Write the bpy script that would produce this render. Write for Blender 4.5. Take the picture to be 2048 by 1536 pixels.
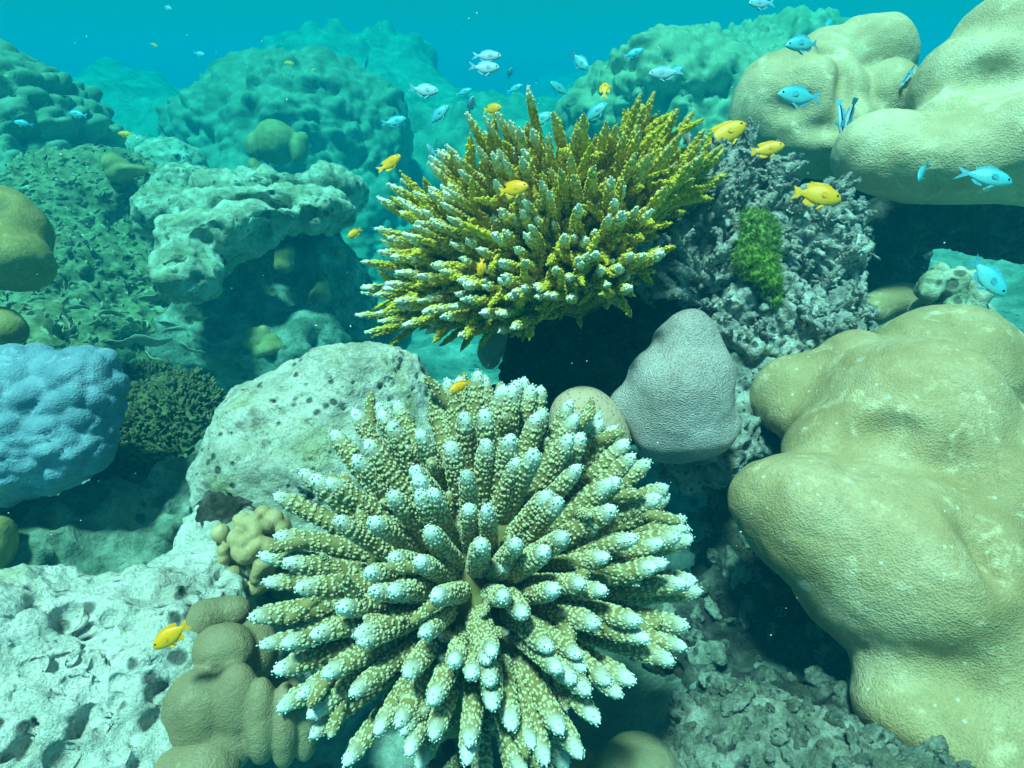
import bpy, math, random
import numpy as np
from mathutils import Vector, Matrix, Quaternion

random.seed(7)
RNG = np.random.default_rng(7)
S = bpy.context.scene
COL = S.collection
for _o in list(bpy.data.objects):
    bpy.data.objects.remove(_o)

# ------------------------------------------------------------------ camera
PITCH = math.radians(27.0)
FPX = 1251.0                      # focal length in photo pixels (2048 wide)
CAM = np.array([0.0, 0.0, 1.0])
RT = np.array([1.0, 0.0, 0.0])
UP = np.array([0.0, math.sin(PITCH), math.cos(PITCH)])
FW = np.array([0.0, math.cos(PITCH), -math.sin(PITCH)])
cam_data = bpy.data.cameras.new('camera')
cam_data.sensor_width = 36.0
cam_data.lens = 36.0 * FPX / 2048.0
cam_data.clip_start = 0.02
cam_data.clip_end = 300.0
cam = bpy.data.objects.new('camera', cam_data)
COL.objects.link(cam)
cam.location = CAM
cam.rotation_euler = (math.pi / 2 - PITCH, 0, 0)
S.camera = cam

# ------------------------------------------------------------------ light seen through the water surface
SUN_EL, SUN_AZ = math.radians(73.0), math.radians(-35.0)     # high, over the left shoulder
world = bpy.data.worlds.new('World')
S.world = world
world.use_nodes = True
wn = world.node_tree.nodes
wl = world.node_tree.links
bg = wn['Background']
sky_tex = wn.new('ShaderNodeTexSky')
sky_tex.sky_type = 'NISHITA'
sky_tex.sun_disc = False
sky_tex.sun_elevation = SUN_EL
sky_tex.sun_rotation = math.radians(145.0)
tint = wn.new('ShaderNodeMix')
tint.data_type = 'RGBA'
tint.blend_type = 'MULTIPLY'
tint.inputs[0].default_value = 1.0
tint.inputs[7].default_value = (0.75, 1.0, 0.86, 1.0)        # daylight filtered by a few metres of sea water
wl.new(sky_tex.outputs[0], tint.inputs[6])
wl.new(tint.outputs[2], bg.inputs[0])
bg.inputs[1].default_value = 0.05
sun_data = bpy.data.lights.new('sun', 'SUN')
sun_data.energy = 5.0
sun_data.angle = math.radians(8.0)
sun_data.color = (1.0, 0.98, 0.80)
sun = bpy.data.objects.new('sun', sun_data)
COL.objects.link(sun)
_sd = Vector((math.sin(SUN_AZ) * math.cos(SUN_EL), -math.cos(SUN_AZ) * math.cos(SUN_EL), math.sin(SUN_EL)))
sun.rotation_euler = _sd.to_track_quat('Z', 'Y').to_euler()
S.view_settings.view_transform = 'Standard'
S.view_settings.look = 'None'
S.view_settings.exposure = 0.62
S.view_settings.gamma = 1.0
S.view_settings.use_curve_mapping = False
S.render.engine = 'CYCLES'
S.cycles.use_denoising = True
S.cycles.volume_bounces = 2
S.cycles.use_adaptive_sampling = True
S.cycles.adaptive_threshold = 0.03
S.cycles.max_bounces = 4
S.cycles.diffuse_bounces = 2
S.cycles.glossy_bounces = 2
S.cycles.caustics_reflective = False
S.cycles.caustics_refractive = False

# the sea water itself: one closed box of even density
HAZE_DENSITY = 0.46
HAZE_COLOR = (0.0, 0.077, 0.124, 1.0)             # blue green scattering
HAZE_ABSORB = (0.0, 0.81, 0.895, 1.0)            # red light dies first


# ------------------------------------------------------------------ helpers
def far(d):
    """the reef beyond the near corals lies well back in the water"""
    return d if d < 1.35 else 1.35 + (d - 1.35) * 2.6


def P(px, py, d):
    """point seen at photo pixel (px, py), d metres deep along the lens axis"""
    d = far(d)
    return CAM + d * (FW + (px - 1024.0) / FPX * RT + (768.0 - py) / FPX * UP)


def project(p):
    v = np.asarray(p) - CAM
    z = v @ FW
    return np.stack([1024 + FPX * (v @ RT) / z, 768 - FPX * (v @ UP) / z, z], -1)


def _h(i, j, k, seed):
    h = (i * 374761393 + j * 668265263 + k * 2147483647 + seed * 974634777) & 0xFFFFFFFF
    h = ((h ^ (h >> 13)) * 1274126177) & 0xFFFFFFFF
    h = ((h ^ (h >> 15)) * 2246822519) & 0xFFFFFFFF
    return ((h ^ (h >> 16)) & 0xFFFFFF) / float(0xFFFFFF)


def vnoise(p, seed=0):
    f = np.floor(p)
    t = p - f
    i = f.astype(np.int64)
    t = t * t * t * (t * (t * 6 - 15) + 10)
    out = 0
    for a in (0, 1):
        wx = t[:, 0] if a else 1 - t[:, 0]
        for b in (0, 1):
            wy = t[:, 1] if b else 1 - t[:, 1]
            for c in (0, 1):
                wz = t[:, 2] if c else 1 - t[:, 2]
                out = out + wx * wy * wz * _h(i[:, 0] + a, i[:, 1] + b, i[:, 2] + c, seed)
    return out * 2 - 1


def fbm(p, octaves=3, seed=0):
    out, a, s = 0, 1.0, 1.0
    for o in range(octaves):
        out = out + a * vnoise(p * s + 17.3 * o, seed + o)
        a *= 0.5
        s *= 2.03
    return out


def worley(p, seed=0, drop=0.0):
    """distance to the nearest scattered cell point, cell size 1, and that cell's random value"""
    f = np.floor(p).astype(np.int64)
    best = np.full(len(p), 9.0)
    val = np.zeros(len(p))
    for a in (-1, 0, 1):
        for b in (-1, 0, 1):
            for c in (-1, 0, 1):
                i, j, k = f[:, 0] + a, f[:, 1] + b, f[:, 2] + c
                dx = i + _h(i, j, k, seed) - p[:, 0]
                dy = j + _h(i, j, k, seed + 1) - p[:, 1]
                dz = k + _h(i, j, k, seed + 2) - p[:, 2]
                d = dx * dx + dy * dy + dz * dz
                if drop:
                    d = np.where(_h(i, j, k, seed + 3) < drop, 8.0, d)
                m = d < best
                best = np.where(m, d, best)
                val = np.where(m, _h(i, j, k, seed + 3), val)
    return np.sqrt(best), val


def sstep(a, b, x):
    t = np.clip((x - a) / (b - a), 0, 1)
    return t * t * (3 - 2 * t)


def mesh_data(name, verts, quads=None, tris=None, attrs=None, smooth=True):
    me = bpy.data.meshes.new(name)
    verts = np.asarray(verts, dtype=np.float32)
    nq = 0 if quads is None else len(quads)
    nt = 0 if tris is None else len(tris)
    loops = []
    if nq:
        loops.append(np.asarray(quads, dtype=np.int32).ravel())
    if nt:
        loops.append(np.asarray(tris, dtype=np.int32).ravel())
    loops = np.concatenate(loops)
    me.vertices.add(len(verts))
    me.vertices.foreach_set('co', verts.ravel())
    me.loops.add(len(loops))
    me.loops.foreach_set('vertex_index', loops)
    me.polygons.add(nq + nt)
    st = np.concatenate([np.arange(nq) * 4, nq * 4 + np.arange(nt) * 3]).astype(np.int32)
    me.polygons.foreach_set('loop_start', st)
    me.polygons.foreach_set('loop_total', np.concatenate([np.full(nq, 4), np.full(nt, 3)]).astype(np.int32))
    me.polygons.foreach_set('use_smooth', np.full(nq + nt, smooth, dtype=bool))
    me.update(calc_edges=True)
    for k, v in (attrs or {}).items():
        a = me.attributes.new(k, 'FLOAT', 'POINT')
        a.data.foreach_set('value', np.asarray(v, dtype=np.float32))
    return me


def link(name, me, mat=None, parent=None, loc=None):
    o = bpy.data.objects.new(name, me)
    COL.objects.link(o)
    if mat is not None and me is not None and not me.materials:
        me.materials.append(mat)
    if parent is not None:
        o.parent = parent
    if loc is not None:
        o.location = loc
    return o


def tag(o, label, cat, group=None):
    o['label'] = label
    o['kind'] = 'thing'
    o['category'] = cat
    if group:
        o['group'] = group
    return o


def empty(name, loc):
    o = bpy.data.objects.new(name, None)
    o.empty_display_size = 0.05
    COL.objects.link(o)
    o.location = loc
    return o


def ball(px, py, d, rx, ry=None, rz=None, rot=0.0):
    """an ellipsoid given by where it is seen and how big it looks: centre, radii, axes"""
    ry = rx if ry is None else ry
    rz = (rx + ry) / 2 if rz is None else rz
    c, s = math.cos(math.radians(rot)), math.sin(math.radians(rot))
    ax = np.array([c * RT + s * UP, -s * RT + c * UP, FW])
    return P(px, py, d), np.array([rx, ry, rz]) * far(d) / FPX, ax


def wball(x, y, z, rx, ry=None, rz=None):
    return np.array([x, y, z], float), np.array([rx, ry or rx, rz or rx], float), np.eye(3)


def sdf(p, balls, k):
    out = None
    for c, r, ax in balls:
        q = (p - c) @ ax.T
        k0 = np.sqrt(((q / r) ** 2).sum(1)) + 1e-9
        k1 = np.sqrt(((q / (r * r)) ** 2).sum(1)) + 1e-9
        d = k0 * (k0 - 1) / k1
        if out is None:
            out = d
        else:
            hh = np.maximum(k - np.abs(out - d), 0) / k
            out = np.minimum(out, d) - hh * hh * k * 0.25
    return out


_CORN = np.array([(a, b, c) for a in (0, 1) for b in (0, 1) for c in (0, 1)])
_EDGE = [(a, b) for a in range(8) for b in range(a + 1, 8) if np.abs(_CORN[a] - _CORN[b]).sum() == 1]


def surface_nets(F, o, h):
    s = F < 0
    nx, ny, nz = F.shape
    cnt = np.zeros((nx - 1, ny - 1, nz - 1), np.int8)
    for a, b, c in _CORN:
        cnt += s[a:nx - 1 + a, b:ny - 1 + b, c:nz - 1 + c]
    cells = np.argwhere((cnt > 0) & (cnt < 8))
    idx = np.full(cnt.shape, -1, np.int64)
    idx[cells[:, 0], cells[:, 1], cells[:, 2]] = np.arange(len(cells))
    vals = np.stack([F[cells[:, 0] + a, cells[:, 1] + b, cells[:, 2] + c] for a, b, c in _CORN], 1)
    acc = np.zeros((len(cells), 3))
    n = np.zeros(len(cells))
    for a, b in _EDGE:
        va, vb = vals[:, a], vals[:, b]
        m = (va < 0) != (vb < 0)
        t = np.where(m, va / np.where(m, va - vb, 1), 0)
        acc += np.where(m[:, None], _CORN[a] + t[:, None] * (_CORN[b] - _CORN[a]), 0)
        n += m
    verts = o + h * (cells + acc / n[:, None])
    quads = []
    for axis in range(3):
        sl0 = [slice(1, -1)] * 3
        sl1 = [slice(1, -1)] * 3
        sl0[axis] = slice(0, -1)
        sl1[axis] = slice(1, None)
        e = s[tuple(sl0)] != s[tuple(sl1)]
        w = np.argwhere(e)
        off = np.ones(3, int)
        off[axis] = 0
        w = w + off
        inside = s[w[:, 0], w[:, 1], w[:, 2]]
        u, v = (axis + 1) % 3, (axis + 2) % 3
        def at(du, dv):
            q = w.copy()
            q[:, u] += du
            q[:, v] += dv
            return idx[q[:, 0], q[:, 1], q[:, 2]]
        q = np.stack([at(-1, -1), at(0, -1), at(0, 0), at(-1, 0)], 1)
        q = np.where(inside[:, None], q, q[:, ::-1])
        quads.append(q)
    return verts, np.concatenate(quads)


def vnormals(v, q):
    n = np.zeros_like(v)
    fn = np.cross(v[q[:, 2]] - v[q[:, 0]], v[q[:, 3]] - v[q[:, 1]])
    for c in range(4):
        np.add.at(n, q[:, c], fn)
    return n / (np.linalg.norm(n, axis=1, keepdims=True) + 1e-12)


SURF = {}


def sculpt_arrays(balls, h, k, disp=None, holes=(), hk=0.01, pre=None):
    lo = np.min([c - r.max() for c, r, a in balls], 0) - 3 * h
    hi = np.max([c + r.max() for c, r, a in balls], 0) + 3 * h
    lo[2] = max(lo[2], -0.95)
    H = 4 * h
    nc = np.ceil((hi - lo) / H).astype(int) + 2
    gx = [lo[i] + H * np.arange(nc[i]) for i in range(3)]
    G = np.stack(np.meshgrid(*gx, indexing='ij'), -1).reshape(-1, 3)

    def field(p):
        q = pre(p) if pre else p
        f = sdf(q, balls, k)
        for hb in holes:
            g = -sdf(p, [hb], 1e-6)
            hh = np.maximum(hk - np.abs(f - g), 0) / hk
            f = np.maximum(f, g) + hh * hh * hk * 0.25
        return f
    C = field(G).reshape(nc)
    F = C
    for axis in range(3):
        n = F.shape[axis]
        m = (n - 1) * 4 + 1
        x = np.arange(m) / 4.0
        i0 = np.minimum(x.astype(int), n - 2)
        t = x - i0
        sh = [1, 1, 1]
        sh[axis] = m
        t = t.reshape(sh)
        F = np.take(F, i0, axis) * (1 - t) + np.take(F, i0 + 1, axis) * t
    band = np.argwhere(np.abs(F) < 3.0 * h)
    F[band[:, 0], band[:, 1], band[:, 2]] = field(lo + h * band)
    v, q = surface_nets(F, lo, h)
    if disp is not None:
        n = vnormals(v, q)
        dd = disp(v, n)
        v = v + n * dd[:, None]
    return v, q


def sculpt(name, balls, h, k, mat, disp=None, holes=(), hk=0.01, label=None, cat=None, group=None, parent=None, pre=None, keep=True, d0=None):
    if d0:                                    # a recipe written for distance d0: same look, scaled to where the thing stands
        sc = far(d0) / d0
        h, k, hk = h * sc, k * sc, hk * sc
        if disp is not None:
            base_disp = disp
            disp = lambda v_, n_: sc * base_disp(v_ / sc, n_)
    v, q = sculpt_arrays(balls, h, k, disp, holes, hk, pre)
    org = np.array([v[:, 0].mean(), v[:, 1].mean(), v[:, 2].min()])
    if keep:
        SURF[name] = (v, vnormals(v, q), q)
    me = mesh_data(name, v - org, q)
    o = link(name, me, mat, None, org)
    if parent is not None:
        o.parent = parent
        o.location = Vector(org) - parent.location
    if label:
        tag(o, label, cat, group)
    return o


def holes_on(balls, k, spots, name=None):
    """pit balls sunk into a body where photo pixels (px, py, radius_px) meet it"""
    out = []
    for px, py, r, *more in spots:
        ry, out_by = more[:1], (more[1] if len(more) > 1 else 0.25)
        ray = P(px, py, 1.0) - CAM
        t = np.linspace(0.25, 5.5, 2800)
        f = sdf(CAM + t[:, None] * ray, balls, k)
        m = np.argmax(f < 0)
        if f[m] >= 0:
            continue
        rr = r * t[m] / FPX
        r2 = ry[0] * t[m] / FPX if ry else rr * random.uniform(0.7, 1.1)
        c = CAM + ray * (t[m] + min(rr, r2) * out_by / np.linalg.norm(ray))
        out.append((c, np.array([rr, r2, min(rr, r2) * 1.5]), np.array([RT, UP, FW])))
    return out


# ------------------------------------------------------------------ materials
def nodes_of(name):
    m = bpy.data.materials.new(name)
    m.use_nodes = True
    nt = m.node_tree
    b = nt.nodes['Principled BSDF']
    b.inputs['Specular IOR Level'].default_value = 0.15
    return m, nt, nt.nodes, nt.links, b


def ramp(nt, src, stops):
    r = nt.nodes.new('ShaderNodeValToRGB')
    el = r.color_ramp.elements
    while len(el) < len(stops):
        el.new(0.5)
    for e, (p, c) in zip(el, stops):
        e.position = p
        e.color = (*c, 1.0)
    nt.links.new(src, r.inputs[0])
    return r.outputs[0]


def mix(nt, fac, a, b, mode='MIX'):
    m = nt.nodes.new('ShaderNodeMix')
    m.data_type = 'RGBA'
    m.blend_type = mode
    for sock, v in ((m.inputs[0], fac), (m.inputs[6], a), (m.inputs[7], b)):
        if hasattr(v, 'links'):
            nt.links.new(v, sock)
        elif isinstance(v, (int, float)):
            sock.default_value = v
        else:
            sock.default_value = (*v, 1.0)
    return m.outputs[2]


def noise_tex(nt, co, scale, detail=4.0, rough=0.6, dist=0.0):
    n = nt.nodes.new('ShaderNodeTexNoise')
    n.inputs['Scale'].default_value = scale
    n.inputs['Detail'].default_value = detail
    n.inputs['Roughness'].default_value = rough
    n.inputs['Distortion'].default_value = dist
    nt.links.new(co, n.inputs['Vector'])
    return n.outputs[0]


def vor_tex(nt, co, scale, feature='F1', rnd=1.0):
    n = nt.nodes.new('ShaderNodeTexVoronoi')
    n.feature = feature
    n.inputs['Scale'].default_value = scale
    n.inputs['Randomness'].default_value = rnd
    nt.links.new(co, n.inputs['Vector'])
    return n.outputs[0]


def maprange(nt, src, a, b, c=0.0, d=1.0):
    n = nt.nodes.new('ShaderNodeMapRange')
    n.interpolation_type = 'SMOOTHSTEP'
    for i, v in enumerate((a, b, c, d)):
        n.inputs[i + 1].default_value = v
    nt.links.new(src, n.inputs[0])
    return n.outputs[0]


def bump(nt, bsdf, *layers):
    prev = None
    for h, strength, dist in layers:
        b = nt.nodes.new('ShaderNodeBump')
        b.inputs['Strength'].default_value = strength
        b.inputs['Distance'].default_value = dist
        nt.links.new(h, b.inputs['Height'])
        if prev is not None:
            nt.links.new(prev, b.inputs['Normal'])
        prev = b.outputs[0]
    nt.links.new(prev, bsdf.inputs['Normal'])


def objco(nt):
    return nt.nodes.new('ShaderNodeTexCoord').outputs['Object']


def rock_mat(name, cols, scale=14.0, algae=(0.16, 0.22, 0.07), algae_amt=0.5, stain=(0.12, 0.07, 0.05), stain_amt=0.4, pit=60.0, pit_amt=0.7, pit_col=(0.06, 0.08, 0.07), bstr=0.6, fine=1.0):
    """encrusted reef limestone: pale crust, algal film, brown stains, small bored pits"""
    m, nt, N, L, b = nodes_of(name)
    co = objco(nt)
    n1 = noise_tex(nt, co, scale, 6, 0.65)
    c = ramp(nt, n1, [(0.30, cols[0]), (0.47, cols[1]), (0.60, cols[2]), (0.75, cols[3])])
    na = noise_tex(nt, co, scale * 0.45, 5, 0.6, 0.6)
    fa = maprange(nt, na, 0.50, 0.68, 0, algae_amt)
    c = mix(nt, fa, c, algae)
    mp = N.new('ShaderNodeMapping')
    mp.inputs['Location'].default_value = (3.1, 7.7, 1.9)
    L.new(co, mp.inputs[0])
    ns = noise_tex(nt, mp.outputs[0], scale * 0.8, 6, 0.7)
    fs = maprange(nt, ns, 0.56, 0.70, 0, stain_amt)
    c = mix(nt, fs, c, stain)
    grain = noise_tex(nt, co, 170 * fine, 4, 0.75)
    c = mix(nt, 0.42, c, ramp(nt, grain, [(0.34, (0.30, 0.32, 0.30)), (0.50, (0.72, 0.74, 0.72)), (0.66, (1, 1, 1))]), 'MULTIPLY')
    v = vor_tex(nt, co, pit)
    keep = noise_tex(nt, co, pit * 0.22, 2, 0.5)
    r0 = maprange(nt, keep, 0.40, 0.66, 0.0, 0.38)
    sub = N.new('ShaderNodeMath')
    sub.operation = 'SUBTRACT'
    L.new(v, sub.inputs[0])
    L.new(r0, sub.inputs[1])
    fp = maprange(nt, sub.outputs[0], -0.12, 0.06, 1.0, 0.0)
    fpm = N.new('ShaderNodeMath')
    fpm.operation = 'MULTIPLY'
    fpm.inputs[1].default_value = pit_amt
    L.new(fp, fpm.inputs[0])
    c = mix(nt, fpm.outputs[0], c, pit_col)
    L.new(c, b.inputs['Base Color'])
    b.inputs['Roughness'].default_value = 0.95
    nb = noise_tex(nt, co, 230 * fine, 5, 0.7)
    nb2 = noise_tex(nt, co, 60 * fine, 5, 0.65)
    inv = N.new('ShaderNodeMath')
    inv.operation = 'SUBTRACT'
    inv.inputs[0].default_value = 1.0
    L.new(fp, inv.inputs[1])
    bump(nt, b, (nb2, bstr, 0.012), (nb, bstr, 0.004), (inv.outputs[0], 0.6, 0.006))
    return m


def massive_mat(name, cols, scale=9.0, cell=520.0, speck=0.5, cell_b=0.35, film=0.45):
    """smooth massive coral: mottled tissue, pin-prick polyps, a few pale grains lying on it"""
    m, nt, N, L, b = nodes_of(name)
    co = objco(nt)
    n1 = noise_tex(nt, co, scale, 5, 0.6)
    c = ramp(nt, n1, [(0.30, cols[0]), (0.5, cols[1]), (0.70, cols[2])])
    n2 = noise_tex(nt, co, scale * 8, 5, 0.75)
    c = mix(nt, maprange(nt, n2, 0.35, 0.68, 0.0, 0.5), c, cols[0])
    mp = N.new('ShaderNodeMapping')
    mp.inputs['Location'].default_value = (5.3, 2.1, 8.8)
    L.new(co, mp.inputs[0])
    n3 = noise_tex(nt, mp.outputs[0], scale * 3.2, 6, 0.7, 0.4)
    c = mix(nt, maprange(nt, n3, 0.52, 0.72, 0.0, film), c, tuple(min(0.9, x * 1.25 + 0.04) for x in cols[2]))
    n4 = noise_tex(nt, mp.outputs[0], scale * 1.7, 6, 0.75)
    c = mix(nt, maprange(nt, n4, 0.60, 0.74, 0.0, film * 0.8), c, tuple(x * 0.55 for x in cols[0]))
    vs = vor_tex(nt, co, 42.0)
    fs = maprange(nt, vs, 0.06, 0.11, speck, 0.0)
    vs2 = vor_tex(nt, co, 110.0)
    fs2 = maprange(nt, vs2, 0.05, 0.10, speck * 0.7, 0.0)
    c = mix(nt, fs, c, (0.62, 0.66, 0.50))
    c = mix(nt, fs2, c, (0.55, 0.58, 0.42))
    vsc = vor_tex(nt, mp.outputs[0], 11.0)
    nsc = noise_tex(nt, co, 60.0, 4, 0.7)
    asc = N.new('ShaderNodeMath')
    asc.operation = 'MULTIPLY_ADD'
    asc.inputs[1].default_value = 0.12
    L.new(nsc, asc.inputs[0])
    L.new(vsc, asc.inputs[2])
    c = mix(nt, maprange(nt, asc.outputs[0], 0.14, 0.19, speck * 0.55, 0.0), c, (0.66, 0.66, 0.56))     # grazing scars
    vc = vor_tex(nt, co, cell)
    c = mix(nt, maprange(nt, vc, 0.1, 0.5, 0.22, 0.0), c, (0.10, 0.09, 0.04))
    L.new(c, b.inputs['Base Color'])
    b.inputs['Roughness'].default_value = 0.62
    b.inputs['Specular IOR Level'].default_value = 0.25
    nb = noise_tex(nt, co, 35.0, 5, 0.7)
    nb3 = noise_tex(nt, co, 140.0, 4, 0.7)
    bump(nt, b, (nb, 0.2, 0.010), (nb3, 0.25, 0.003), (vc, cell_b, 0.0018))
    return m


def branch_mat(name, body, wall, pale, tip, white=0.86, wide=0.10):
    """branching coral: brown body, paler cups, whitish growing tip"""
    m, nt, N, L, b = nodes_of(name)
    at = N.new('ShaderNodeAttribute')
    at.attribute_name = 'along'
    ap = N.new('ShaderNodeAttribute')
    ap.attribute_name = 'cup'
    co = objco(nt)
    n = noise_tex(nt, co, 45.0, 4, 0.6)
    c = mix(nt, maprange(nt, n, 0.3, 0.7), body, wall)
    fac = maprange(nt, ap.outputs['Fac'], 0.15, 0.95)
    c = mix(nt, fac, c, pale)
    ad = N.new('ShaderNodeMath')
    ad.operation = 'ADD'
    L.new(at.outputs['Fac'], ad.inputs[0])
    nm = maprange(nt, n, 0.3, 0.7, -0.025, 0.025)
    L.new(nm, ad.inputs[1])
    oi = N.new('ShaderNodeObjectInfo')
    t = maprange(nt, ad.outputs[0], white - wide, white + wide * 0.5)
    mu = N.new('ShaderNodeMath')
    mu.operation = 'MULTIPLY'
    L.new(t, mu.inputs[0])
    L.new(oi.outputs['Alpha'], mu.inputs[1])
    c = mix(nt, mu.outputs[0], c, tip)
    L.new(c, b.inputs['Base Color'])
    b.inputs['Roughness'].default_value = 0.75
    nb = noise_tex(nt, co, 700.0, 3, 0.6)
    bump(nt, b, (nb, 0.25, 0.001))
    return m


def plain_mat(name, c1, c2, scale=60.0, rough=0.6, bscale=300.0, bd=0.001, spec=0.2):
    m, nt, N, L, b = nodes_of(name)
    co = objco(nt)
    n = noise_tex(nt, co, scale, 4, 0.6)
    L.new(mix(nt, maprange(nt, n, 0.32, 0.68), c1, c2), b.inputs['Base Color'])
    b.inputs['Roughness'].default_value = rough
    b.inputs['Specular IOR Level'].default_value = spec
    bump(nt, b, (noise_tex(nt, co, bscale, 3, 0.6), 0.3, bd))
    return m

# ------------------------------------------------------------------ palette
M_PALE = rock_mat('pale_limestone', [(0.38, 0.44, 0.34), (0.60, 0.67, 0.58), (0.76, 0.83, 0.75), (0.90, 0.94, 0.88)], 16.0, (0.38, 0.46, 0.18), 0.8, (0.22, 0.14, 0.12), 0.7, 62.0, 0.9, bstr=1.0)
M_PALE2 = rock_mat('pitted_limestone', [(0.46, 0.54, 0.46), (0.68, 0.77, 0.70), (0.82, 0.89, 0.83), (0.92, 0.96, 0.92)], 13.0, (0.52, 0.56, 0.30), 0.55, (0.20, 0.16, 0.13), 0.35, 40.0, 0.85, bstr=1.0)
M_RUBBLE = rock_mat('dead_coral_crust', [(0.09, 0.095, 0.085), (0.40, 0.42, 0.38), (0.70, 0.73, 0.68), (0.92, 0.94, 0.90)], 34.0, (0.20, 0.24, 0.11), 0.35, (0.30, 0.19, 0.16), 0.3, 90.0, 0.8, bstr=1.0, fine=1.2)
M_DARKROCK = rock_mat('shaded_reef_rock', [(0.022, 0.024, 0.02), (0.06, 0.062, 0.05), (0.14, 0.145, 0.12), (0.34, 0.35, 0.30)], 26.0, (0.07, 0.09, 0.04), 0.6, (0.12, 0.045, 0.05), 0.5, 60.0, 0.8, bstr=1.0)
M_TURF = rock_mat('turf_covered_rock', [(0.07, 0.12, 0.085), (0.18, 0.26, 0.19), (0.34, 0.44, 0.34), (0.58, 0.68, 0.58)], 14.0, (0.09, 0.19, 0.09), 0.5, (0.07, 0.09, 0.055), 0.5, 30.0, 0.8, bstr=1.0, fine=0.6)
M_LEDGE = rock_mat('dead_ledge_crust', [(0.16, 0.20, 0.13), (0.40, 0.47, 0.34), (0.62, 0.70, 0.56), (0.82, 0.88, 0.76)], 14.0, (0.26, 0.34, 0.15), 0.5, (0.13, 0.15, 0.09), 0.5, 34.0, 0.8, bstr=1.0, fine=0.6)
M_SAND = rock_mat('sandy_floor', [(0.09, 0.14, 0.11), (0.20, 0.27, 0.21), (0.36, 0.44, 0.37), (0.58, 0.66, 0.58)], 5.0, (0.09, 0.16, 0.09), 0.6, (0.08, 0.10, 0.06), 0.6, 20.0, 0.7, bstr=1.0, fine=0.5)
M_BEIGE = massive_mat('beige_massive_coral', [(0.28, 0.20, 0.085), (0.45, 0.345, 0.175), (0.59, 0.49, 0.31)], 9.0, 400.0, 0.8, 0.6, 0.75)
M_BEIGE2 = massive_mat('cream_massive_coral', [(0.40, 0.31, 0.16), (0.58, 0.48, 0.29), (0.72, 0.64, 0.45)], 7.0, 300.0, 0.35, 0.6, 0.65)
M_BROWN = massive_mat('grey_brown_massive_coral', [(0.19, 0.165, 0.085), (0.28, 0.25, 0.145), (0.38, 0.35, 0.225)], 11.0, 560.0, 0.15, 0.35, 0.35)
M_BLUE = massive_mat('blue_grey_lumpy_coral', [(0.10, 0.20, 0.27), (0.18, 0.33, 0.43), (0.29, 0.45, 0.57)], 12.0, 300.0, 0.0, 0.5, 0.6)
M_LUMP = massive_mat('lumpy_boulder_coral', [(0.09, 0.17, 0.10), (0.18, 0.29, 0.19), (0.31, 0.44, 0.31)], 6.0, 120.0, 0.0, 0.2)
M_LUMP2 = massive_mat('cauliflower_coral', [(0.20, 0.24, 0.12), (0.36, 0.40, 0.24), (0.52, 0.55, 0.38)], 6.0, 120.0, 0.0, 0.2)
M_OLIVE = massive_mat('olive_lump_coral', [(0.22, 0.19, 0.06), (0.34, 0.30, 0.11), (0.46, 0.42, 0.20)], 14.0, 300.0, 0.1, 0.2)
M_LETTUCE = plain_mat('plate_coral', (0.12, 0.15, 0.07), (0.50, 0.56, 0.38), 55.0, 0.8, 120.0, 0.003)
M_DARKBUSH = plain_mat('dark_bushy_coral', (0.08, 0.11, 0.05), (0.24, 0.29, 0.15), 40.0, 0.8, 120.0, 0.003)


def grey_mat():
    m, nt, N, L, b = nodes_of('grey_netted_coral')
    co = objco(nt)
    mp = N.new('ShaderNodeMapping')
    mp.inputs['Scale'].default_value = (0.62, 0.62, 1.25)
    L.new(co, mp.inputs[0])
    v = vor_tex(nt, mp.outputs[0], 560.0)
    n1 = noise_tex(nt, co, 10.0, 4, 0.6)
    c = ramp(nt, n1, [(0.3, (0.33, 0.29, 0.27)), (0.5, (0.45, 0.42, 0.41)), (0.72, (0.60, 0.58, 0.59))])
    c = mix(nt, maprange(nt, v, 0.12, 0.5, 0.8, 0.0), c, (0.11, 0.09, 0.07))
    L.new(c, b.inputs['Base Color'])
    b.inputs['Roughness'].default_value = 0.6
    bump(nt, b, (noise_tex(nt, co, 30.0, 3, 0.5), 0.2, 0.008), (v, 0.8, 0.0025))
    return m


def dotted_mat():
    m, nt, N, L, b = nodes_of('dotted_tan_coral')
    co = objco(nt)
    v = vor_tex(nt, co, 150.0, 'F1', 0.6)
    n1 = noise_tex(nt, co, 14.0, 3, 0.6)
    c = mix(nt, n1, (0.46, 0.33, 0.22), (0.58, 0.44, 0.32))
    c = mix(nt, maprange(nt, v, 0.16, 0.30, 0.85, 0.0), c, (0.16, 0.10, 0.06))
    L.new(c, b.inputs['Base Color'])
    b.inputs['Roughness'].default_value = 0.6
    bump(nt, b, (v, 0.4, 0.003))
    return m


M_GREY, M_DOTTED = grey_mat(), dotted_mat()
M_FRONT = branch_mat('finger_coral_tissue', (0.20, 0.185, 0.065), (0.31, 0.29, 0.125), (0.50, 0.53, 0.33), (0.70, 0.86, 0.86), 0.970, 0.095)
M_YELLOW = branch_mat('yellow_branch_tissue', (0.33, 0.245, 0.006), (0.58, 0.46, 0.018), (0.72, 0.61, 0.09), (0.84, 0.92, 0.84), 0.966, 0.065)
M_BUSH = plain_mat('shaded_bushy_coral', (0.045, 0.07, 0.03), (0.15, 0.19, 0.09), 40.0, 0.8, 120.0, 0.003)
M_CAVE = rock_mat('shade_darkened_cave_rock', [(0.012, 0.014, 0.012), (0.03, 0.033, 0.028), (0.07, 0.075, 0.065), (0.16, 0.17, 0.15)], 26.0, (0.04, 0.05, 0.03), 0.6, (0.06, 0.025, 0.03), 0.5, 60.0, 0.8, bstr=1.0)  # reef rock made near black, the cave's shade is put into its colour
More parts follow.
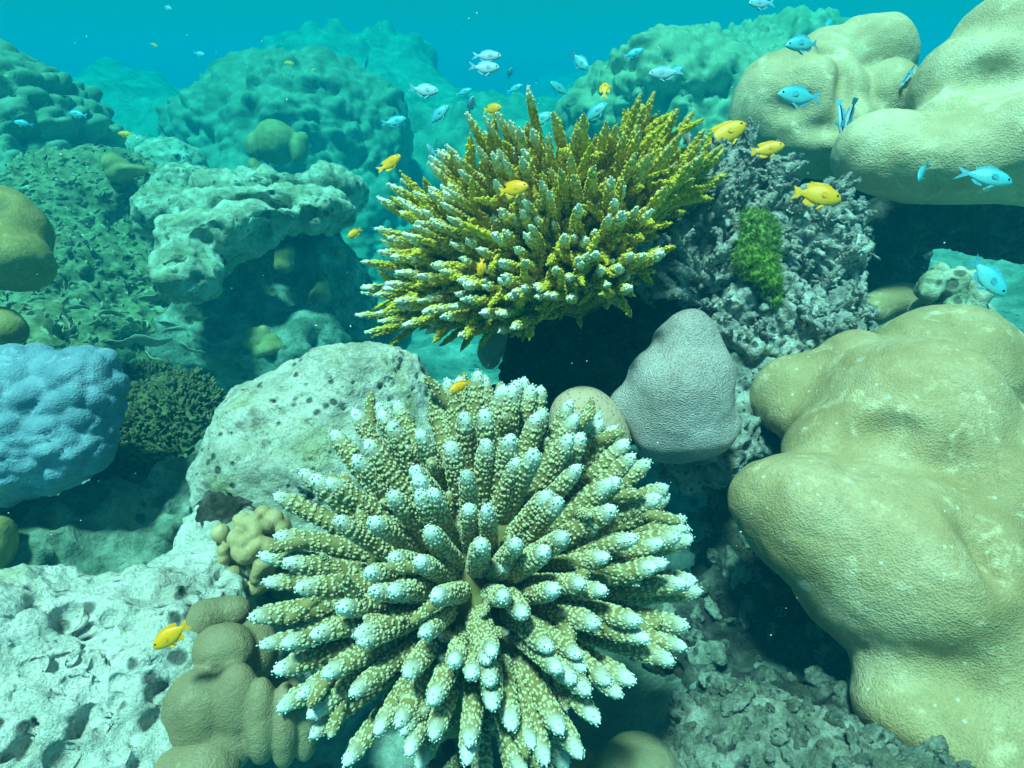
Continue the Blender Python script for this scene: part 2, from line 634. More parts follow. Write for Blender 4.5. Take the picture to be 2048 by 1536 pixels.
M_CORE = branch_mat('shade_darkened_finger_base', (0.10, 0.10, 0.03), (0.18, 0.175, 0.06), (0.3, 0.3, 0.15), (0.7, 0.8, 0.8))  # darker finger tissue, the shade deep between the fingers painted in
M_CRUST = rock_mat('grey_green_crust', [(0.10, 0.12, 0.09), (0.26, 0.29, 0.23), (0.44, 0.48, 0.41), (0.68, 0.72, 0.64)], 22.0, (0.20, 0.25, 0.10), 0.6, (0.13, 0.08, 0.07), 0.6, 55.0, 0.95, bstr=1.0)
M_DEAD = rock_mat('dead_branch_crust', [(0.09, 0.09, 0.08), (0.42, 0.44, 0.40), (0.72, 0.75, 0.70), (0.92, 0.94, 0.90)], 60.0, (0.18, 0.20, 0.10), 0.3, (0.12, 0.10, 0.08), 0.35, 140.0, 0.4, bstr=1.0, fine=1.5)


# ------------------------------------------------------------------ sea floor
def floor_height(x, y):
    p = np.stack([x, y, np.zeros_like(x)], 1)
    z = 0.02 + 0.16 * sstep(0.55, 1.7, x) * sstep(0.4, 1.6, y)
    z = z + 0.20 * np.exp(-(((x - 0.35) / 0.5) ** 2 + ((y - 0.45) / 0.5) ** 2))
    z = z - 0.50 * sstep(1.3, 3.2, y) * sstep(1.3, 0.6, x)
    far = sstep(4.5, 9.0, np.hypot(x, y))
    z = z + far * 0.45 * np.maximum(0, fbm(p * 0.35 + 4.2, 3, 31) + 0.25)
    z = z + 0.05 * fbm(p * 2.1, 3, 5) + 0.022 * fbm(p * 9.0, 3, 6) * (1 - far)
    w, _ = worley(p * 14.0, 9)
    z = z - 0.018 * sstep(0.30, 0.05, w) * (1 - far)
    return z


gxs = np.concatenate([-np.geomspace(17.5, 2.4, 34), np.linspace(-2.3, 2.3, 300), np.geomspace(2.4, 17.5, 34)])
gys = np.concatenate([-np.geomspace(6.0, 0.3, 10), np.linspace(-0.25, 4.2, 300), np.geomspace(4.25, 33.0, 60)])
GX, GY = np.meshgrid(gxs, gys, indexing='ij')
fz = floor_height(GX.ravel(), GY.ravel())
nx, ny = GX.shape
ii, jj = np.meshgrid(np.arange(nx - 1), np.arange(ny - 1), indexing='ij')
a = (ii * ny + jj).ravel()
fl = link('sea_floor', mesh_data('sea_floor', np.stack([GX.ravel(), GY.ravel(), fz], 1), np.stack([a, a + ny, a + ny + 1, a + 1], 1)), M_SAND)
fl['kind'] = 'structure'


def fz_at(x, y):
    return float(floor_height(np.array([float(x)]), np.array([float(y)]))[0])


# ------------------------------------------------------------------ displacement recipes
def d_rock(big=0.012, bs=9.0, mid=0.006, ms=28.0, pit=0.010, ps=30.0, pr=0.34, fine=0.0, fs=90.0, seed=0):
    def f(v, n):
        d = big * fbm(v * bs, 3, seed) + mid * fbm(v * ms, 3, seed + 10)
        if pit:
            w, r = worley(v * ps, seed + 20, 0.45)
            d = d - pit * sstep(pr, pr * 0.35, w * (1.35 - 0.5 * r)) * (0.4 + r)
        if fine:
            w, r = worley(v * fs, seed + 30)
            d = d + fine * (0.6 - w)
        return d
    return f


def d_lumps(scale, amp, seed=0, stretch=(1, 1, 1), amp2=0.0, warp=0.0, big=0.0, bs=2.5):
    st = np.array(stretch)
    def f(v, n):
        p = v * scale * st
        if warp:
            p = p + warp * np.stack([vnoise(p * 0.4, seed + 5), vnoise(p * 0.4 + 9, seed + 6), vnoise(p * 0.4 + 19, seed + 7)], 1)
        w, r = worley(p, seed)
        d = amp * ((1 - (w / 0.8) ** 2) * (0.6 + 0.8 * r) - 0.3)
        if amp2:
            w2, _ = worley(p * 2.3, seed + 40)
            d = d + amp2 * (0.6 - w2)
        if big:
            m = fbm(v * bs, 3, seed + 60)
            d = d * (0.55 + 0.9 * sstep(-0.5, 0.4, fbm(v * bs * 1.7, 2, seed + 70))) + big * m
        return d
    return f


def d_soft(big=0.010, bs=7.0, small=0.0015, ss=40.0, seed=0):
    return lambda v, n: big * fbm(v * bs, 2, seed) + small * fbm(v * ss, 2, seed + 9)


# ------------------------------------------------------------------ far and middle background
sculpt('bumpy_reef_mound', [ball(30, 330, 2.15, 170, 190), ball(-120, 280, 2.15, 260, 190), ball(110, 470, 2.1, 130, 150), ball(-60, 560, 2.1, 260, 260)],
       0.011, 0.12, M_LUMP, d_lumps(20.0, 0.034, 3, (0.85, 0.85, 1.2), 0.008, 0.4, 0.06),
       label='bumpy green reef mound at the left edge, its top highest on that side', cat='coral', d0=2.15)
sculpt('boulder_coral', [ball(590, 320, 3.0, 235, 175), ball(460, 285, 3.0, 105, 120), ball(730, 375, 2.9, 105, 130), ball(600, 470, 3.0, 260, 190), wball(-1.9, 5.4, -0.3, 1.25, 0.9, 0.6)],
       0.013, 0.12, M_LUMP, d_lumps(20.0, 0.034, 8, (0.9, 0.9, 1.1), 0.010, 0.4, 0.08),
       label='large knobbly boulder coral standing behind the pale dead ledge', cat='coral', d0=3.0)
# cauliflower mound, upper right
_bl = [ball(1400, 240, 2.6, 250, 150), ball(1290, 260, 2.6, 150, 110), ball(1500, 170, 2.7, 120, 110), ball(1610, 140, 2.8, 90, 80), ball(1400, 150, 2.7, 110, 75), ball(1430, 420, 2.6, 260, 200)]
sculpt('cauliflower_coral', _bl, 0.011, 0.10, M_LUMP2, d_lumps(13.0, 0.05, 15, (1, 1, 1), 0.030, 0.6, 0.10),
       label='pale green cauliflower coral mound rising behind the yellow branching coral', cat='coral', d0=2.6)
sculpt('distant_reef_mound', [ball(720, 230, 4.6, 180, 115), ball(860, 300, 4.4, 170, 120), ball(640, 190, 5.0, 150, 80), wball(-1.9, 9.2, -0.2, 2.2, 1.6, 0.8)],
       0.03, 0.2, M_LUMP, d_lumps(7.0, 0.08, 21, (1, 1, 1), 0.03, 0.5, 0.16, 1.2),
       label='faint blue distant reef mound behind the large boulder coral', cat='reef', d0=4.6)
sculpt('far_reef_ridge', [ball(260, 240, 4.8, 130, 70), ball(330, 270, 4.4, 110, 60), ball(190, 300, 4.2, 160, 70), wball(-6.0, 9.0, -0.2, 2.8, 1.8, 0.75)],
       0.03, 0.2, M_LUMP, d_lumps(7.0, 0.08, 27, (1, 1, 1), 0.03, 0.5, 0.16, 1.2),
       label='dim far reef ridge in the gap left of the boulder coral', cat='reef', d0=4.6)
sculpt('low_reef_outcrop', [ball(1080, 300, 3.9, 130, 80), ball(1000, 350, 3.6, 160, 90), wball(0.1, 7.2, -0.2, 1.6, 1.2, 0.7)],
       0.025, 0.2, M_LUMP, d_lumps(8.0, 0.08, 33, (1, 1, 1), 0.03, 0.5, 0.16, 1.2),
       label='hazy low reef outcrop seen just behind the yellow branching coral', cat='reef', d0=3.8)

# ------------------------------------------------------------------ left slope: plates, ledge, small corals
sculpt('sandy_slope_rock', [ball(340, 350, 2.25, 70, 75), ball(400, 400, 2.1, 90, 60), ball(330, 450, 2.1, 130, 100), ball(250, 330, 2.5, 120, 60)],
       0.009, 0.10, M_LEDGE, d_rock(0.02, 6.0, 0.010, 20.0, 0.02, 18.0, 0.34, 0.006, 45.0, 40),
       label='pale sandy rock slope between the boulder coral and the left mound', cat='rock', d0=2.2)
LEDGE = [ball(395, 490, 1.63, 66, 70, 90), ball(372, 560, 1.58, 60, 48, 80), ball(430, 440, 1.72, 80, 50, 110), ball(350, 440, 1.75, 60, 60, 90),
         ball(560, 436, 1.64, 84, 22, 70, 4), ball(655, 425, 1.68, 58, 22, 70), ball(475, 460, 1.63, 70, 32, 80), ball(600, 385, 1.86, 110, 26, 110), ball(500, 400, 1.82, 100, 32, 110), ball(680, 382, 1.84, 42, 30, 90), ball(580, 412, 1.74, 110, 26, 110), ball(400, 400, 1.9, 90, 50, 110)]
sculpt('dead_coral_ledge', LEDGE, 0.0062, 0.05, M_LEDGE, d_rock(0.018, 9.0, 0.012, 26.0, 0.018, 24.0, 0.36, 0.006, 60.0, 44),
       holes_on(LEDGE, 0.05, [(405, 480, 16), (430, 455, 12), (520, 470, 26), (560, 452, 14), (345, 520, 14), (470, 440, 10), (395, 555, 14), (620, 430, 16)]), 0.012,
       label='pale overhanging ledge of dead coral in the middle distance, left', cat='rock', d0=1.7)
sculpt('shaded_reef_wall', [ball(560, 540, 1.86, 140, 90), ball(480, 640, 1.80, 100, 120), ball(650, 620, 1.92, 100, 80), ball(570, 720, 1.74, 150, 100), ball(400, 690, 1.72, 80, 110), ball(740, 660, 2.0, 70, 50)],
       0.010, 0.12, M_TURF, d_rock(0.04, 5.0, 0.018, 16.0, 0.03, 13.0, 0.36, 0.008, 40.0, 50),
       label='dark turf covered reef wall beneath the dead ledge', cat='rock', d0=2.2)
sculpt('plate_coral_bank', [ball(190, 480, 1.95, 180, 170), ball(90, 600, 1.75, 190, 160), ball(320, 620, 1.85, 110, 120), ball(230, 400, 2.2, 150, 90), ball(180, 700, 1.7, 200, 90), ball(30, 740, 1.5, 150, 120)],
       0.010, 0.12, M_DARKBUSH, d_rock(0.03, 6.0, 0.016, 20.0, 0.02, 18.0, 0.36, 0.010, 45.0, 60), d0=1.85)
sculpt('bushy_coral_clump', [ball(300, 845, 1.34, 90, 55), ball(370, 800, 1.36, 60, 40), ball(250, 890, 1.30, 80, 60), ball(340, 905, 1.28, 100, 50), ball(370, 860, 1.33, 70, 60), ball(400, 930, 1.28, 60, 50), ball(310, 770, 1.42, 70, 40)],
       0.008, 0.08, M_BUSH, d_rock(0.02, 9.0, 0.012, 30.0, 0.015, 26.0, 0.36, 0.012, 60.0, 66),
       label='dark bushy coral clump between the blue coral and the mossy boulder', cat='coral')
sculpt('valley_rock', [ball(370, 985, 1.22, 80, 50), ball(290, 1040, 1.16, 110, 60), ball(420, 965, 1.24, 60, 60), ball(160, 1090, 1.10, 130, 55), ball(270, 1130, 1.08, 150, 60), ball(60, 1050, 1.16, 110, 50), ball(350, 1080, 1.14, 110, 60), ball(60, 1130, 1.05, 140, 60)],
       0.0065, 0.06, M_TURF, d_rock(0.035, 8.0, 0.020, 22.0, 0.020, 22.0, 0.40, 0.009, 55.0, 70),
       label='dim teal valley rock lying low between the blue coral and the limestone', cat='rock')
for nm, bl, lab in (
        ('lump_coral', [ball(553, 285, 2.25, 42, 42), ball(515, 292, 2.25, 22, 28), ball(598, 300, 2.25, 18, 32), ball(548, 262, 2.25, 30, 18), ball(606, 280, 2.25, 12, 15)], 'olive lobed coral lump sitting above the dead ledge'),
        ('lump_coral', [ball(235, 330, 1.84, 28, 16), ball(262, 340, 1.83, 30, 13), ball(222, 322, 1.85, 20, 12), ball(240, 350, 1.84, 26, 14), ball(285, 338, 1.83, 10, 6)], 'cream branching lump on the plate coral slope'),
        ('lump_coral', [ball(512, 338, 2.1, 12, 24, 14, 20), ball(522, 350, 2.1, 18, 10, 14, -25)], 'small pale tooth shaped coral under the olive lobed lump'),
        ('lump_coral', [ball(571, 508, 1.74, 20, 22), ball(569, 530, 1.74, 17, 16)], 'small round yellow coral in the shade under the ledge'),
        ('lump_coral', [ball(645, 572, 1.77, 15, 17), ball(640, 592, 1.77, 24, 18)], 'tiny yellow tipped coral knob on the shaded wall, right of the ledge'),
        ('lump_coral', [ball(675, 512, 1.84, 20, 24), ball(655, 522, 1.84, 14, 16)], 'dim green round coral near the swimming yellow fish under the ledge'),
        ('lump_coral', [ball(505, 668, 1.66, 14, 12), ball(528, 662, 1.66, 12, 12), ball(520, 682, 1.66, 15, 12), ball(545, 680, 1.66, 12, 11), ball(498, 688, 1.65, 13, 11), ball(535, 698, 1.65, 14, 11), ball(515, 705, 1.65, 12, 10), ball(556, 694, 1.66, 11, 10), ball(522, 684, 1.70, 40, 26)], 'yellowish knobby coral patch low on the shaded wall')):
    sculpt(nm, bl, 0.0045, 0.011, M_OLIVE, d_soft(0.004, 14.0, 0.001, 50.0, len(lab)), label=lab, cat='coral', keep=False, d0=2.1)
sculpt('brown_lobed_coral', [ball(-10, 440, 1.25, 80, 70), ball(35, 470, 1.25, 62, 62), ball(-30, 520, 1.2, 115, 58), ball(50, 525, 1.22, 48, 40)],
       0.006, 0.03, M_OLIVE, d_soft(0.008, 12.0, 0.001, 50.0, 3), label='brown lobed coral cut by the left edge above the blue coral', cat='coral')
sculpt('brown_knob_coral', [ball(-20, 650, 1.2, 60, 42), ball(15, 668, 1.2, 25, 24), wball(-1.0, 0.95, 0.28, 0.10, 0.12, 0.12)],
       0.006, 0.03, M_OLIVE, d_soft(0.006, 12.0, 0.001, 50.0, 4), label='small brown coral knob at the left edge touching the blue coral', cat='coral')
sculpt('pale_knob_coral', [ball(-8, 1075, 0.95, 36, 45), ball(-15, 1110, 0.95, 40, 40)],
       0.005, 0.03, M_OLIVE, d_soft(0.006, 12.0, 0.001, 50.0, 6), label='dim rounded coral knob at the left edge in the dark valley', cat='coral')
sculpt('blue_lumpy_coral', [ball(60, 840, 1.02, 140, 120), ball(170, 770, 1.0, 66, 78), ball(50, 770, 1.0, 80, 76), ball(0, 930, 1.0, 120, 70), ball(160, 880, 1.0, 60, 60), ball(90, 910, 1.0, 90, 56), ball(-80, 850, 1.02, 170, 160)],
       0.0042, 0.04, M_BLUE, d_lumps(34.0, 0.0105, 71, (0.9, 0.9, 1.15), 0.003, 0.4),
       label='blue grey lumpy boulder coral at the left edge, closest on that side', cat='coral')

# ------------------------------------------------------------------ near limestone
MOSSY = [ball(735, 790, 0.90, 125, 105), ball(620, 830, 0.88, 120, 105), ball(505, 865, 0.85, 82, 82), ball(470, 935, 0.83, 58, 75), ball(650, 930, 0.86, 170, 120), ball(560, 960, 0.84, 130, 90), ball(800, 900, 0.92, 120, 110), ball(700, 1080, 0.9, 220, 150), ball(490, 985, 0.83, 70, 70)]
sculpt('mossy_boulder', MOSSY, 0.0040, 0.05, M_PALE, d_rock(0.010, 12.0, 0.0045, 42.0, 0.009, 60.0, 0.32, 0.0022, 170.0, 80),
       holes_on(MOSSY, 0.05, [(607, 750, 9), (493, 882, 10), (604, 795, 7), (734, 727, 6), (705, 765, 6), (644, 872, 6), (524, 893, 5), (626, 922, 6), (577, 902, 4), (597, 906, 4), (790, 722, 6), (806, 730, 4), (648, 834, 5), (470, 800, 5), (725, 785, 4), (740, 748, 5), (560, 820, 5), (690, 750, 4), (560, 880, 6), (455, 870, 6), (680, 860, 6), (620, 700, 5), (780, 760, 6)]), 0.002,
       label='pale mossy limestone boulder with bored holes behind the big finger coral', cat='rock')
PITTED = [ball(90, 1370, 0.60, 240, 170), ball(290, 1320, 0.62, 200, 150), ball(55, 1220, 0.62, 80, 72), ball(-60, 1260, 0.6, 160, 130), ball(390, 1190, 0.70, 110, 95), ball(470, 1100, 0.78, 95, 80), ball(440, 1060, 0.80, 62, 52), ball(300, 1250, 0.66, 120, 70), ball(190, 1500, 0.57, 230, 140), ball(0, 1500, 0.55, 260, 150), ball(470, 1330, 0.76, 150, 110)]
_spots = [(60, 1210, 20), (80, 1222, 10), (128, 1225, 16), (98, 1250, 12), (35, 1245, 12), (320, 1380, 22), (310, 1440, 16), (115, 1320, 12), (150, 1328, 9), (182, 1332, 8), (150, 1365, 12), (200, 1340, 6), (345, 1140, 6), (380, 1180, 10), (160, 1440, 20), (190, 1455, 14), (65, 1450, 14), (30, 1395, 12), (230, 1400, 7), (250, 1300, 6), (330, 1235, 8), (390, 1228, 16), (270, 1220, 5), (215, 1224, 6), (165, 1242, 6), (300, 1325, 6), (240, 1360, 8), (105, 1395, 9), (60, 1330, 8), (45, 1500, 18), (120, 1510, 14), (260, 1500, 10), (20, 1290, 9)]
sculpt('pitted_limestone', PITTED, 0.0031, 0.045, M_PALE2, d_rock(0.013, 13.0, 0.007, 38.0, 0.013, 46.0, 0.36, 0.0025, 150.0, 90),
       holes_on(PITTED, 0.045, [(x_, y_, r_ * 1.35) for x_, y_, r_ in _spots]), 0.003,
       label='white pitted limestone filling the lower left corner', cat='rock')
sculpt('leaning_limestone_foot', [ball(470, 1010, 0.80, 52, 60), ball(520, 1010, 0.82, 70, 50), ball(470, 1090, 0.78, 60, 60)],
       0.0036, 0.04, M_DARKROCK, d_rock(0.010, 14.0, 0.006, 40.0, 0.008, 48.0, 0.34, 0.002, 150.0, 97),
       label='dark brownish rock foot under the mossy boulder, beside the knobby coral', cat='rock')
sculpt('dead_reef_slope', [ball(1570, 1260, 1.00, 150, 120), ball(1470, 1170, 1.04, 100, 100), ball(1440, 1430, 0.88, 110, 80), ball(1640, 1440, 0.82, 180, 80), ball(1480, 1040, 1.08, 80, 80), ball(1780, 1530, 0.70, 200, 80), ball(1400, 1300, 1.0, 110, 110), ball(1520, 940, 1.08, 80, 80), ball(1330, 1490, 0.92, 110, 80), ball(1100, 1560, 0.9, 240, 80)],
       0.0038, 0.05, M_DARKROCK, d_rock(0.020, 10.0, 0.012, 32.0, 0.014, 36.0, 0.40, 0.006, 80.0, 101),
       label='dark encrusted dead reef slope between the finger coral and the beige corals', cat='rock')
LR = [ball(1470, 1450, 0.70, 110, 70), ball(1600, 1500, 0.66, 150, 70), ball(1430, 1530, 0.66, 130, 60), ball(1760, 1570, 0.62, 170, 60)]
sculpt('grey_crusted_rock', LR, 0.0030, 0.04, M_CRUST, d_rock(0.012, 15.0, 0.008, 40.0, 0.010, 46.0, 0.36, 0.003, 120.0, 107),
       label='grey green crusted rock along the bottom edge under the beige coral', cat='rock')
sculpt('small_dome_coral', [ball(1285, 1530, 0.66, 70, 52), ball(1260, 1560, 0.66, 80, 60)], 0.004, 0.03, M_BROWN, d_soft(0.004, 14.0, 0.0006, 60.0, 12),
       label='smooth brown dome coral cut by the bottom edge, right of the finger coral', cat='coral')
sculpt('flat_dome_coral', [ball(1100, 1540, 0.72, 80, 50), ball(1130, 1570, 0.72, 90, 60)], 0.004, 0.03, M_BROWN, d_soft(0.004, 14.0, 0.0006, 60.0, 14),
       label='brown dome coral showing between the lowest finger branches', cat='coral')

# ------------------------------------------------------------------ brown lobed coral, lower left
sculpt('brown_lobed_coral', [ball(396, 1424, 0.548, 66, 86, 52), ball(470, 1410, 0.552, 52, 84, 44), ball(446, 1302, 0.575, 62, 56, 52), ball(512, 1300, 0.60, 42, 64, 40), ball(524, 1440, 0.550, 30, 84, 38), ball(570, 1448, 0.558, 26, 84, 36), ball(610, 1440, 0.572, 25, 80, 34), ball(480, 1400, 0.63, 130, 100, 50), ball(430, 1490, 0.548, 74, 60, 46), ball(370, 1470, 0.552, 46, 70, 40)],
       0.0024, 0.004, M_BROWN, d_soft(0.0025, 18.0, 0.0006, 60.0, 21), label='grey brown lobed coral at the lower left foot of the finger coral', cat='coral')
sculpt('narrow_lobe_coral', [ball(386, 1288, 0.595, 30, 60, 40, -14), ball(408, 1240, 0.60, 28, 36), ball(460, 1222, 0.62, 40, 32)],
       0.0030, 0.02, M_BROWN, d_soft(0.004, 14.0, 0.0006, 60.0, 23), label='narrow brown coral lobe beside the yellow fish, lower left', cat='coral')
sculpt('corner_lobe_coral', [ball(395, 1538, 0.53, 82, 56), ball(330, 1560, 0.53, 80, 50)],
       0.0030, 0.02, M_BROWN, d_soft(0.003, 14.0, 0.0006, 60.0, 25), label='olive brown coral lobe poking up from the bottom edge, left', cat='coral')
# knobby cream coral
_kb = [ball(490, 1120, 0.735, 62, 62, 40), ball(540, 1055, 0.765, 42, 40)]
_rk = random.Random(5)
for _i in range(46):
    a, r = _rk.uniform(0, 6.28), 72 * math.sqrt(_rk.random())
    _x, _y = 488 + r * math.cos(a) * 1.05, 1112 + r * math.sin(a) * 1.05
    if _y < 1060 and _x < 470:
        continue
    _kb.append(ball(_x, _y, 0.715 - 0.035 * math.sqrt(max(0, 1 - (r / 76) ** 2)), _rk.uniform(11, 16), _rk.uniform(13, 20), 20, _rk.uniform(-40, 60)))
for _x, _y in ((525, 1030), (550, 1038), (535, 1062), (562, 1060), (512, 1052)):
    _kb.append(ball(_x, _y, 0.715, 17, 20, 18))
sculpt('knobby_cream_coral', _kb, 0.0019, 0.0035, massive_mat('cream_knob_tissue', [(0.30, 0.23, 0.10), (0.45, 0.38, 0.19), (0.58, 0.52, 0.32)], 20.0, 500.0, 0.1, 0.2), None,
       label='small cream knobby coral left of the big finger coral', cat='coral')

# ------------------------------------------------------------------ middle: grey, dotted, column
sculpt('grey_dome_coral', [ball(1375, 700, 0.90, 66, 84), ball(1358, 800, 0.88, 96, 100), ball(1410, 790, 0.89, 56, 105), ball(1268, 805, 0.90, 44, 38), ball(1300, 770, 0.9, 44, 60), ball(1360, 872, 0.88, 86, 46), ball(1420, 850, 0.89, 42, 50)],
       0.0032, 0.025, M_GREY, lambda v_, n_: 0.006 * fbm(v_ * np.array([9.0, 9.0, 22.0]), 2, 31) + 0.0012 * fbm(v_ * 45.0, 2, 33), label='smooth grey dome coral standing between the two branching corals', cat='coral')
sculpt('dotted_tan_coral', [ball(1166, 838, 0.90, 68, 66), ball(1190, 880, 0.9, 72, 66)], 0.0035, 0.03, M_DOTTED, d_soft(0.002, 13.0, 0.0003, 60.0, 33),
       label='tan round coral with tiny dark dots behind the finger coral', cat='coral')
sculpt('grey_sponge_column', [ball(980, 702, 1.16, 24, 34, 22), ball(992, 664, 1.16, 18, 44, 18, -14), ball(1004, 630, 1.18, 15, 26, 16)], 0.005, 0.025, massive_mat('grey_sponge', [(0.30, 0.32, 0.24), (0.42, 0.44, 0.35), (0.54, 0.56, 0.47)], 20.0, 300.0, 0.1, 0.2), d_soft(0.006, 20.0, 0.0015, 60.0, 35),
       label='pale grey column hanging beneath the left side of the yellow coral', cat='sponge')

# ------------------------------------------------------------------ dead coral outcrop that carries the yellow coral
OUT = [ball(1450, 500, 1.16, 130, 110), ball(1590, 540, 1.20, 105, 110), ball(1500, 640, 1.14, 140, 80), ball(1640, 490, 1.24, 64, 76), ball(1400, 450, 1.18, 80, 70), ball(1480, 400, 1.24, 70, 60),
       ball(1560, 720, 1.14, 140, 90), ball(1470, 770, 1.10, 90, 110), ball(1640, 640, 1.22, 90, 100), ball(1420, 890, 1.02, 110, 90), ball(1330, 545, 1.20, 90, 60), ball(1640, 800, 1.2, 120, 120)]
sculpt('dead_coral_outcrop', OUT, 0.0050, 0.05, M_RUBBLE, d_rock(0.018, 11.0, 0.012, 34.0, 0.018, 36.0, 0.42, 0.008, 85.0, 111),
       holes_on(OUT, 0.05, [(1480, 560, 22), (1370, 530, 18), (1430, 600, 16), (1540, 690, 14), (1600, 600, 16), (1660, 560, 12), (1400, 480, 14), (1500, 470, 16), (1560, 470, 14), (1620, 660, 14), (1490, 660, 12)]), 0.01)
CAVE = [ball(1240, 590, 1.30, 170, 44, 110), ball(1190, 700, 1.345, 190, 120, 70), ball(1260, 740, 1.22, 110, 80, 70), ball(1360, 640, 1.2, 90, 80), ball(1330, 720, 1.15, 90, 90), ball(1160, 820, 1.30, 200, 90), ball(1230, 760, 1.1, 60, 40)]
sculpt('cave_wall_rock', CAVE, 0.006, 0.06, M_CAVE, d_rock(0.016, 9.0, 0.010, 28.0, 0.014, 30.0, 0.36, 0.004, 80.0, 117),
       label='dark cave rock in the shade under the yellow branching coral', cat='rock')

# ------------------------------------------------------------------ beige massive corals, right
LOWER = [ball(1870, 765, 1.02, 165, 155), ball(1590, 790, 1.00, 76, 82), ball(1700, 775, 0.98, 100, 105), ball(1625, 835, 0.95, 66, 58),
         ball(1820, 850, 0.87, 190, 172), ball(1700, 905, 0.85, 115, 95), ball(1600, 1005, 0.80, 140, 95), ball(1665, 1060, 0.78, 160, 120), ball(1800, 1130, 0.77, 200, 190), ball(1950, 1030, 0.80, 120, 170),
         ball(2100, 1000, 0.80, 120, 190), ball(2085, 1190, 0.74, 105, 170), ball(1930, 1230, 0.76, 130, 120), ball(1870, 1410, 0.71, 150, 84), ball(1800, 1370, 0.73, 70, 60), ball(2030, 1390, 0.71, 150, 130), ball(2010, 1500, 0.67, 170, 110), ball(2110, 1530, 0.66, 200, 130), ball(1930, 1330, 0.75, 150, 120), ball(1830, 1310, 0.74, 110, 80), ball(1960, 1290, 0.72, 120, 110)]
sculpt('lower_beige_coral', LOWER, 0.0046, 0.026, M_BEIGE, d_soft(0.011, 8.0, 0.0013, 45.0, 41), holes_on(LOWER, 0.040, [(1708, 934, 13, 11, 0.3), (1740, 872, 90, 40, -0.84), (1985, 1060, 50, 120, -0.72)]), 0.03,
       label='huge smooth beige lobed coral filling the lower right corner', cat='coral')
UPPER = [ball(1595, 225, 1.42, 128, 122), ball(1665, 280, 1.40, 115, 72), ball(1738, 116, 1.44, 88, 78), ball(1655, 145, 1.44, 88, 80), ball(1770, 215, 1.40, 66, 90), ball(1530, 285, 1.43, 64, 55), ball(1690, 210, 1.46, 100, 100),
         ball(1965, 180, 1.27, 150, 112), ball(2085, 110, 1.26, 180, 125), ball(1790, 305, 1.21, 108, 80), ball(1850, 335, 1.19, 140, 76), ball(1950, 320, 1.18, 140, 90), ball(2070, 300, 1.16, 170, 110), ball(1960, 250, 1.24, 140, 90), ball(2090, 220, 1.22, 150, 110)]
sculpt('upper_beige_coral', UPPER, 0.0060, 0.020, M_BEIGE2, d_soft(0.014, 7.0, 0.0016, 40.0, 43), holes_on(UPPER, 0.030, [(1690, 210, 15, 66, 0.3), (1694, 150, 20, 60, -0.2), (1668, 100, 30, 18, -0.5), (1640, 245, 70, 26, -0.85), (1985, 140, 70, 40, -0.88), (1575, 205, 50, 26, -0.85)]), 0.03,
       label='large cream beige coral of several smooth lobes, upper right', cat='coral')
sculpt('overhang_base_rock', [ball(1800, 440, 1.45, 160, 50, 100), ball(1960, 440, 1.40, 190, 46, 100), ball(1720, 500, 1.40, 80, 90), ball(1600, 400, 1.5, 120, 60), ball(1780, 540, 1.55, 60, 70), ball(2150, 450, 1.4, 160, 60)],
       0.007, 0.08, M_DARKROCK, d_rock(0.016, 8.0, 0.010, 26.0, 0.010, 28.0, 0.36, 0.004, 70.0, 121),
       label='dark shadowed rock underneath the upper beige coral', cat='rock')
sculpt('small_beige_coral', [ball(1785, 605, 1.32, 56, 34), ball(1740, 625, 1.30, 36, 30), ball(1810, 590, 1.34, 26, 22)], 0.006, 0.03, M_BEIGE, d_soft(0.004, 12.0, 0.0006, 45.0, 45),
       label='small beige coral peeking out behind the lower beige coral', cat='coral')
_kb = []
_rk = random.Random(9)
for _i in range(30):
    _x, _y = _rk.uniform(1848, 1965), _rk.uniform(545, 625)
    if (_x - 1848) * 0.45 + 530 > _y + 25:
        continue
    _kb.append(ball(_x, _y, _rk.uniform(1.13, 1.19), _rk.uniform(14, 24), _rk.uniform(14, 24)))
for _i in range(16):
    _x = _rk.uniform(1970, 2060)
    _kb.append(ball(_x, 650 + (_x - 1970) * 0.9 + _rk.uniform(-18, 30), _rk.uniform(1.10, 1.16), _rk.uniform(14, 22), _rk.uniform(12, 20)))
_kb += [ball(1900, 635, 1.20, 80, 50), ball(2030, 735, 1.16, 80, 50), ball(1965, 670, 1.18, 60, 40), ball(1990, 780, 1.18, 120, 80)]
sculpt('knobby_rubble_coral', _kb, 0.0045, 0.009, M_LEDGE, d_rock(0.004, 20.0, 0.003, 50.0, 0.006, 45.0, 0.36, 0, 0, 127),
       label='pale knobby coral rubble at the right edge behind the lower beige coral', cat='coral')


# ------------------------------------------------------------------ branching corals
def tube(pts, rad, nseg):
    """skin of a tapered round branch along pts, closed at the tip"""
    n = len(pts)
    tang = np.gradient(pts, axis=0)
    tang /= np.linalg.norm(tang, axis=1, keepdims=True)
    ref = np.array([1.0, 0.13, 0.0])
    u = np.cross(tang, ref)
    u /= np.linalg.norm(u, axis=1, keepdims=True)
    w = np.cross(tang, u)
    th = np.linspace(0, 2 * math.pi, nseg, endpoint=False)
    ring = u[:, None, :] * np.cos(th)[None, :, None] + w[:, None, :] * np.sin(th)[None, :, None]
    v = (pts[:, None, :] + ring * rad[:, None, None]).reshape(-1, 3)
    i, j = np.meshgrid(np.arange(n - 1), np.arange(nseg), indexing='ij')
    a = (i * nseg + j).ravel()
    b = (i * nseg + (j + 1) % nseg).ravel()
    q = np.stack([a, b, b + nseg, a + nseg], 1)
    return v, q, tang, u, w


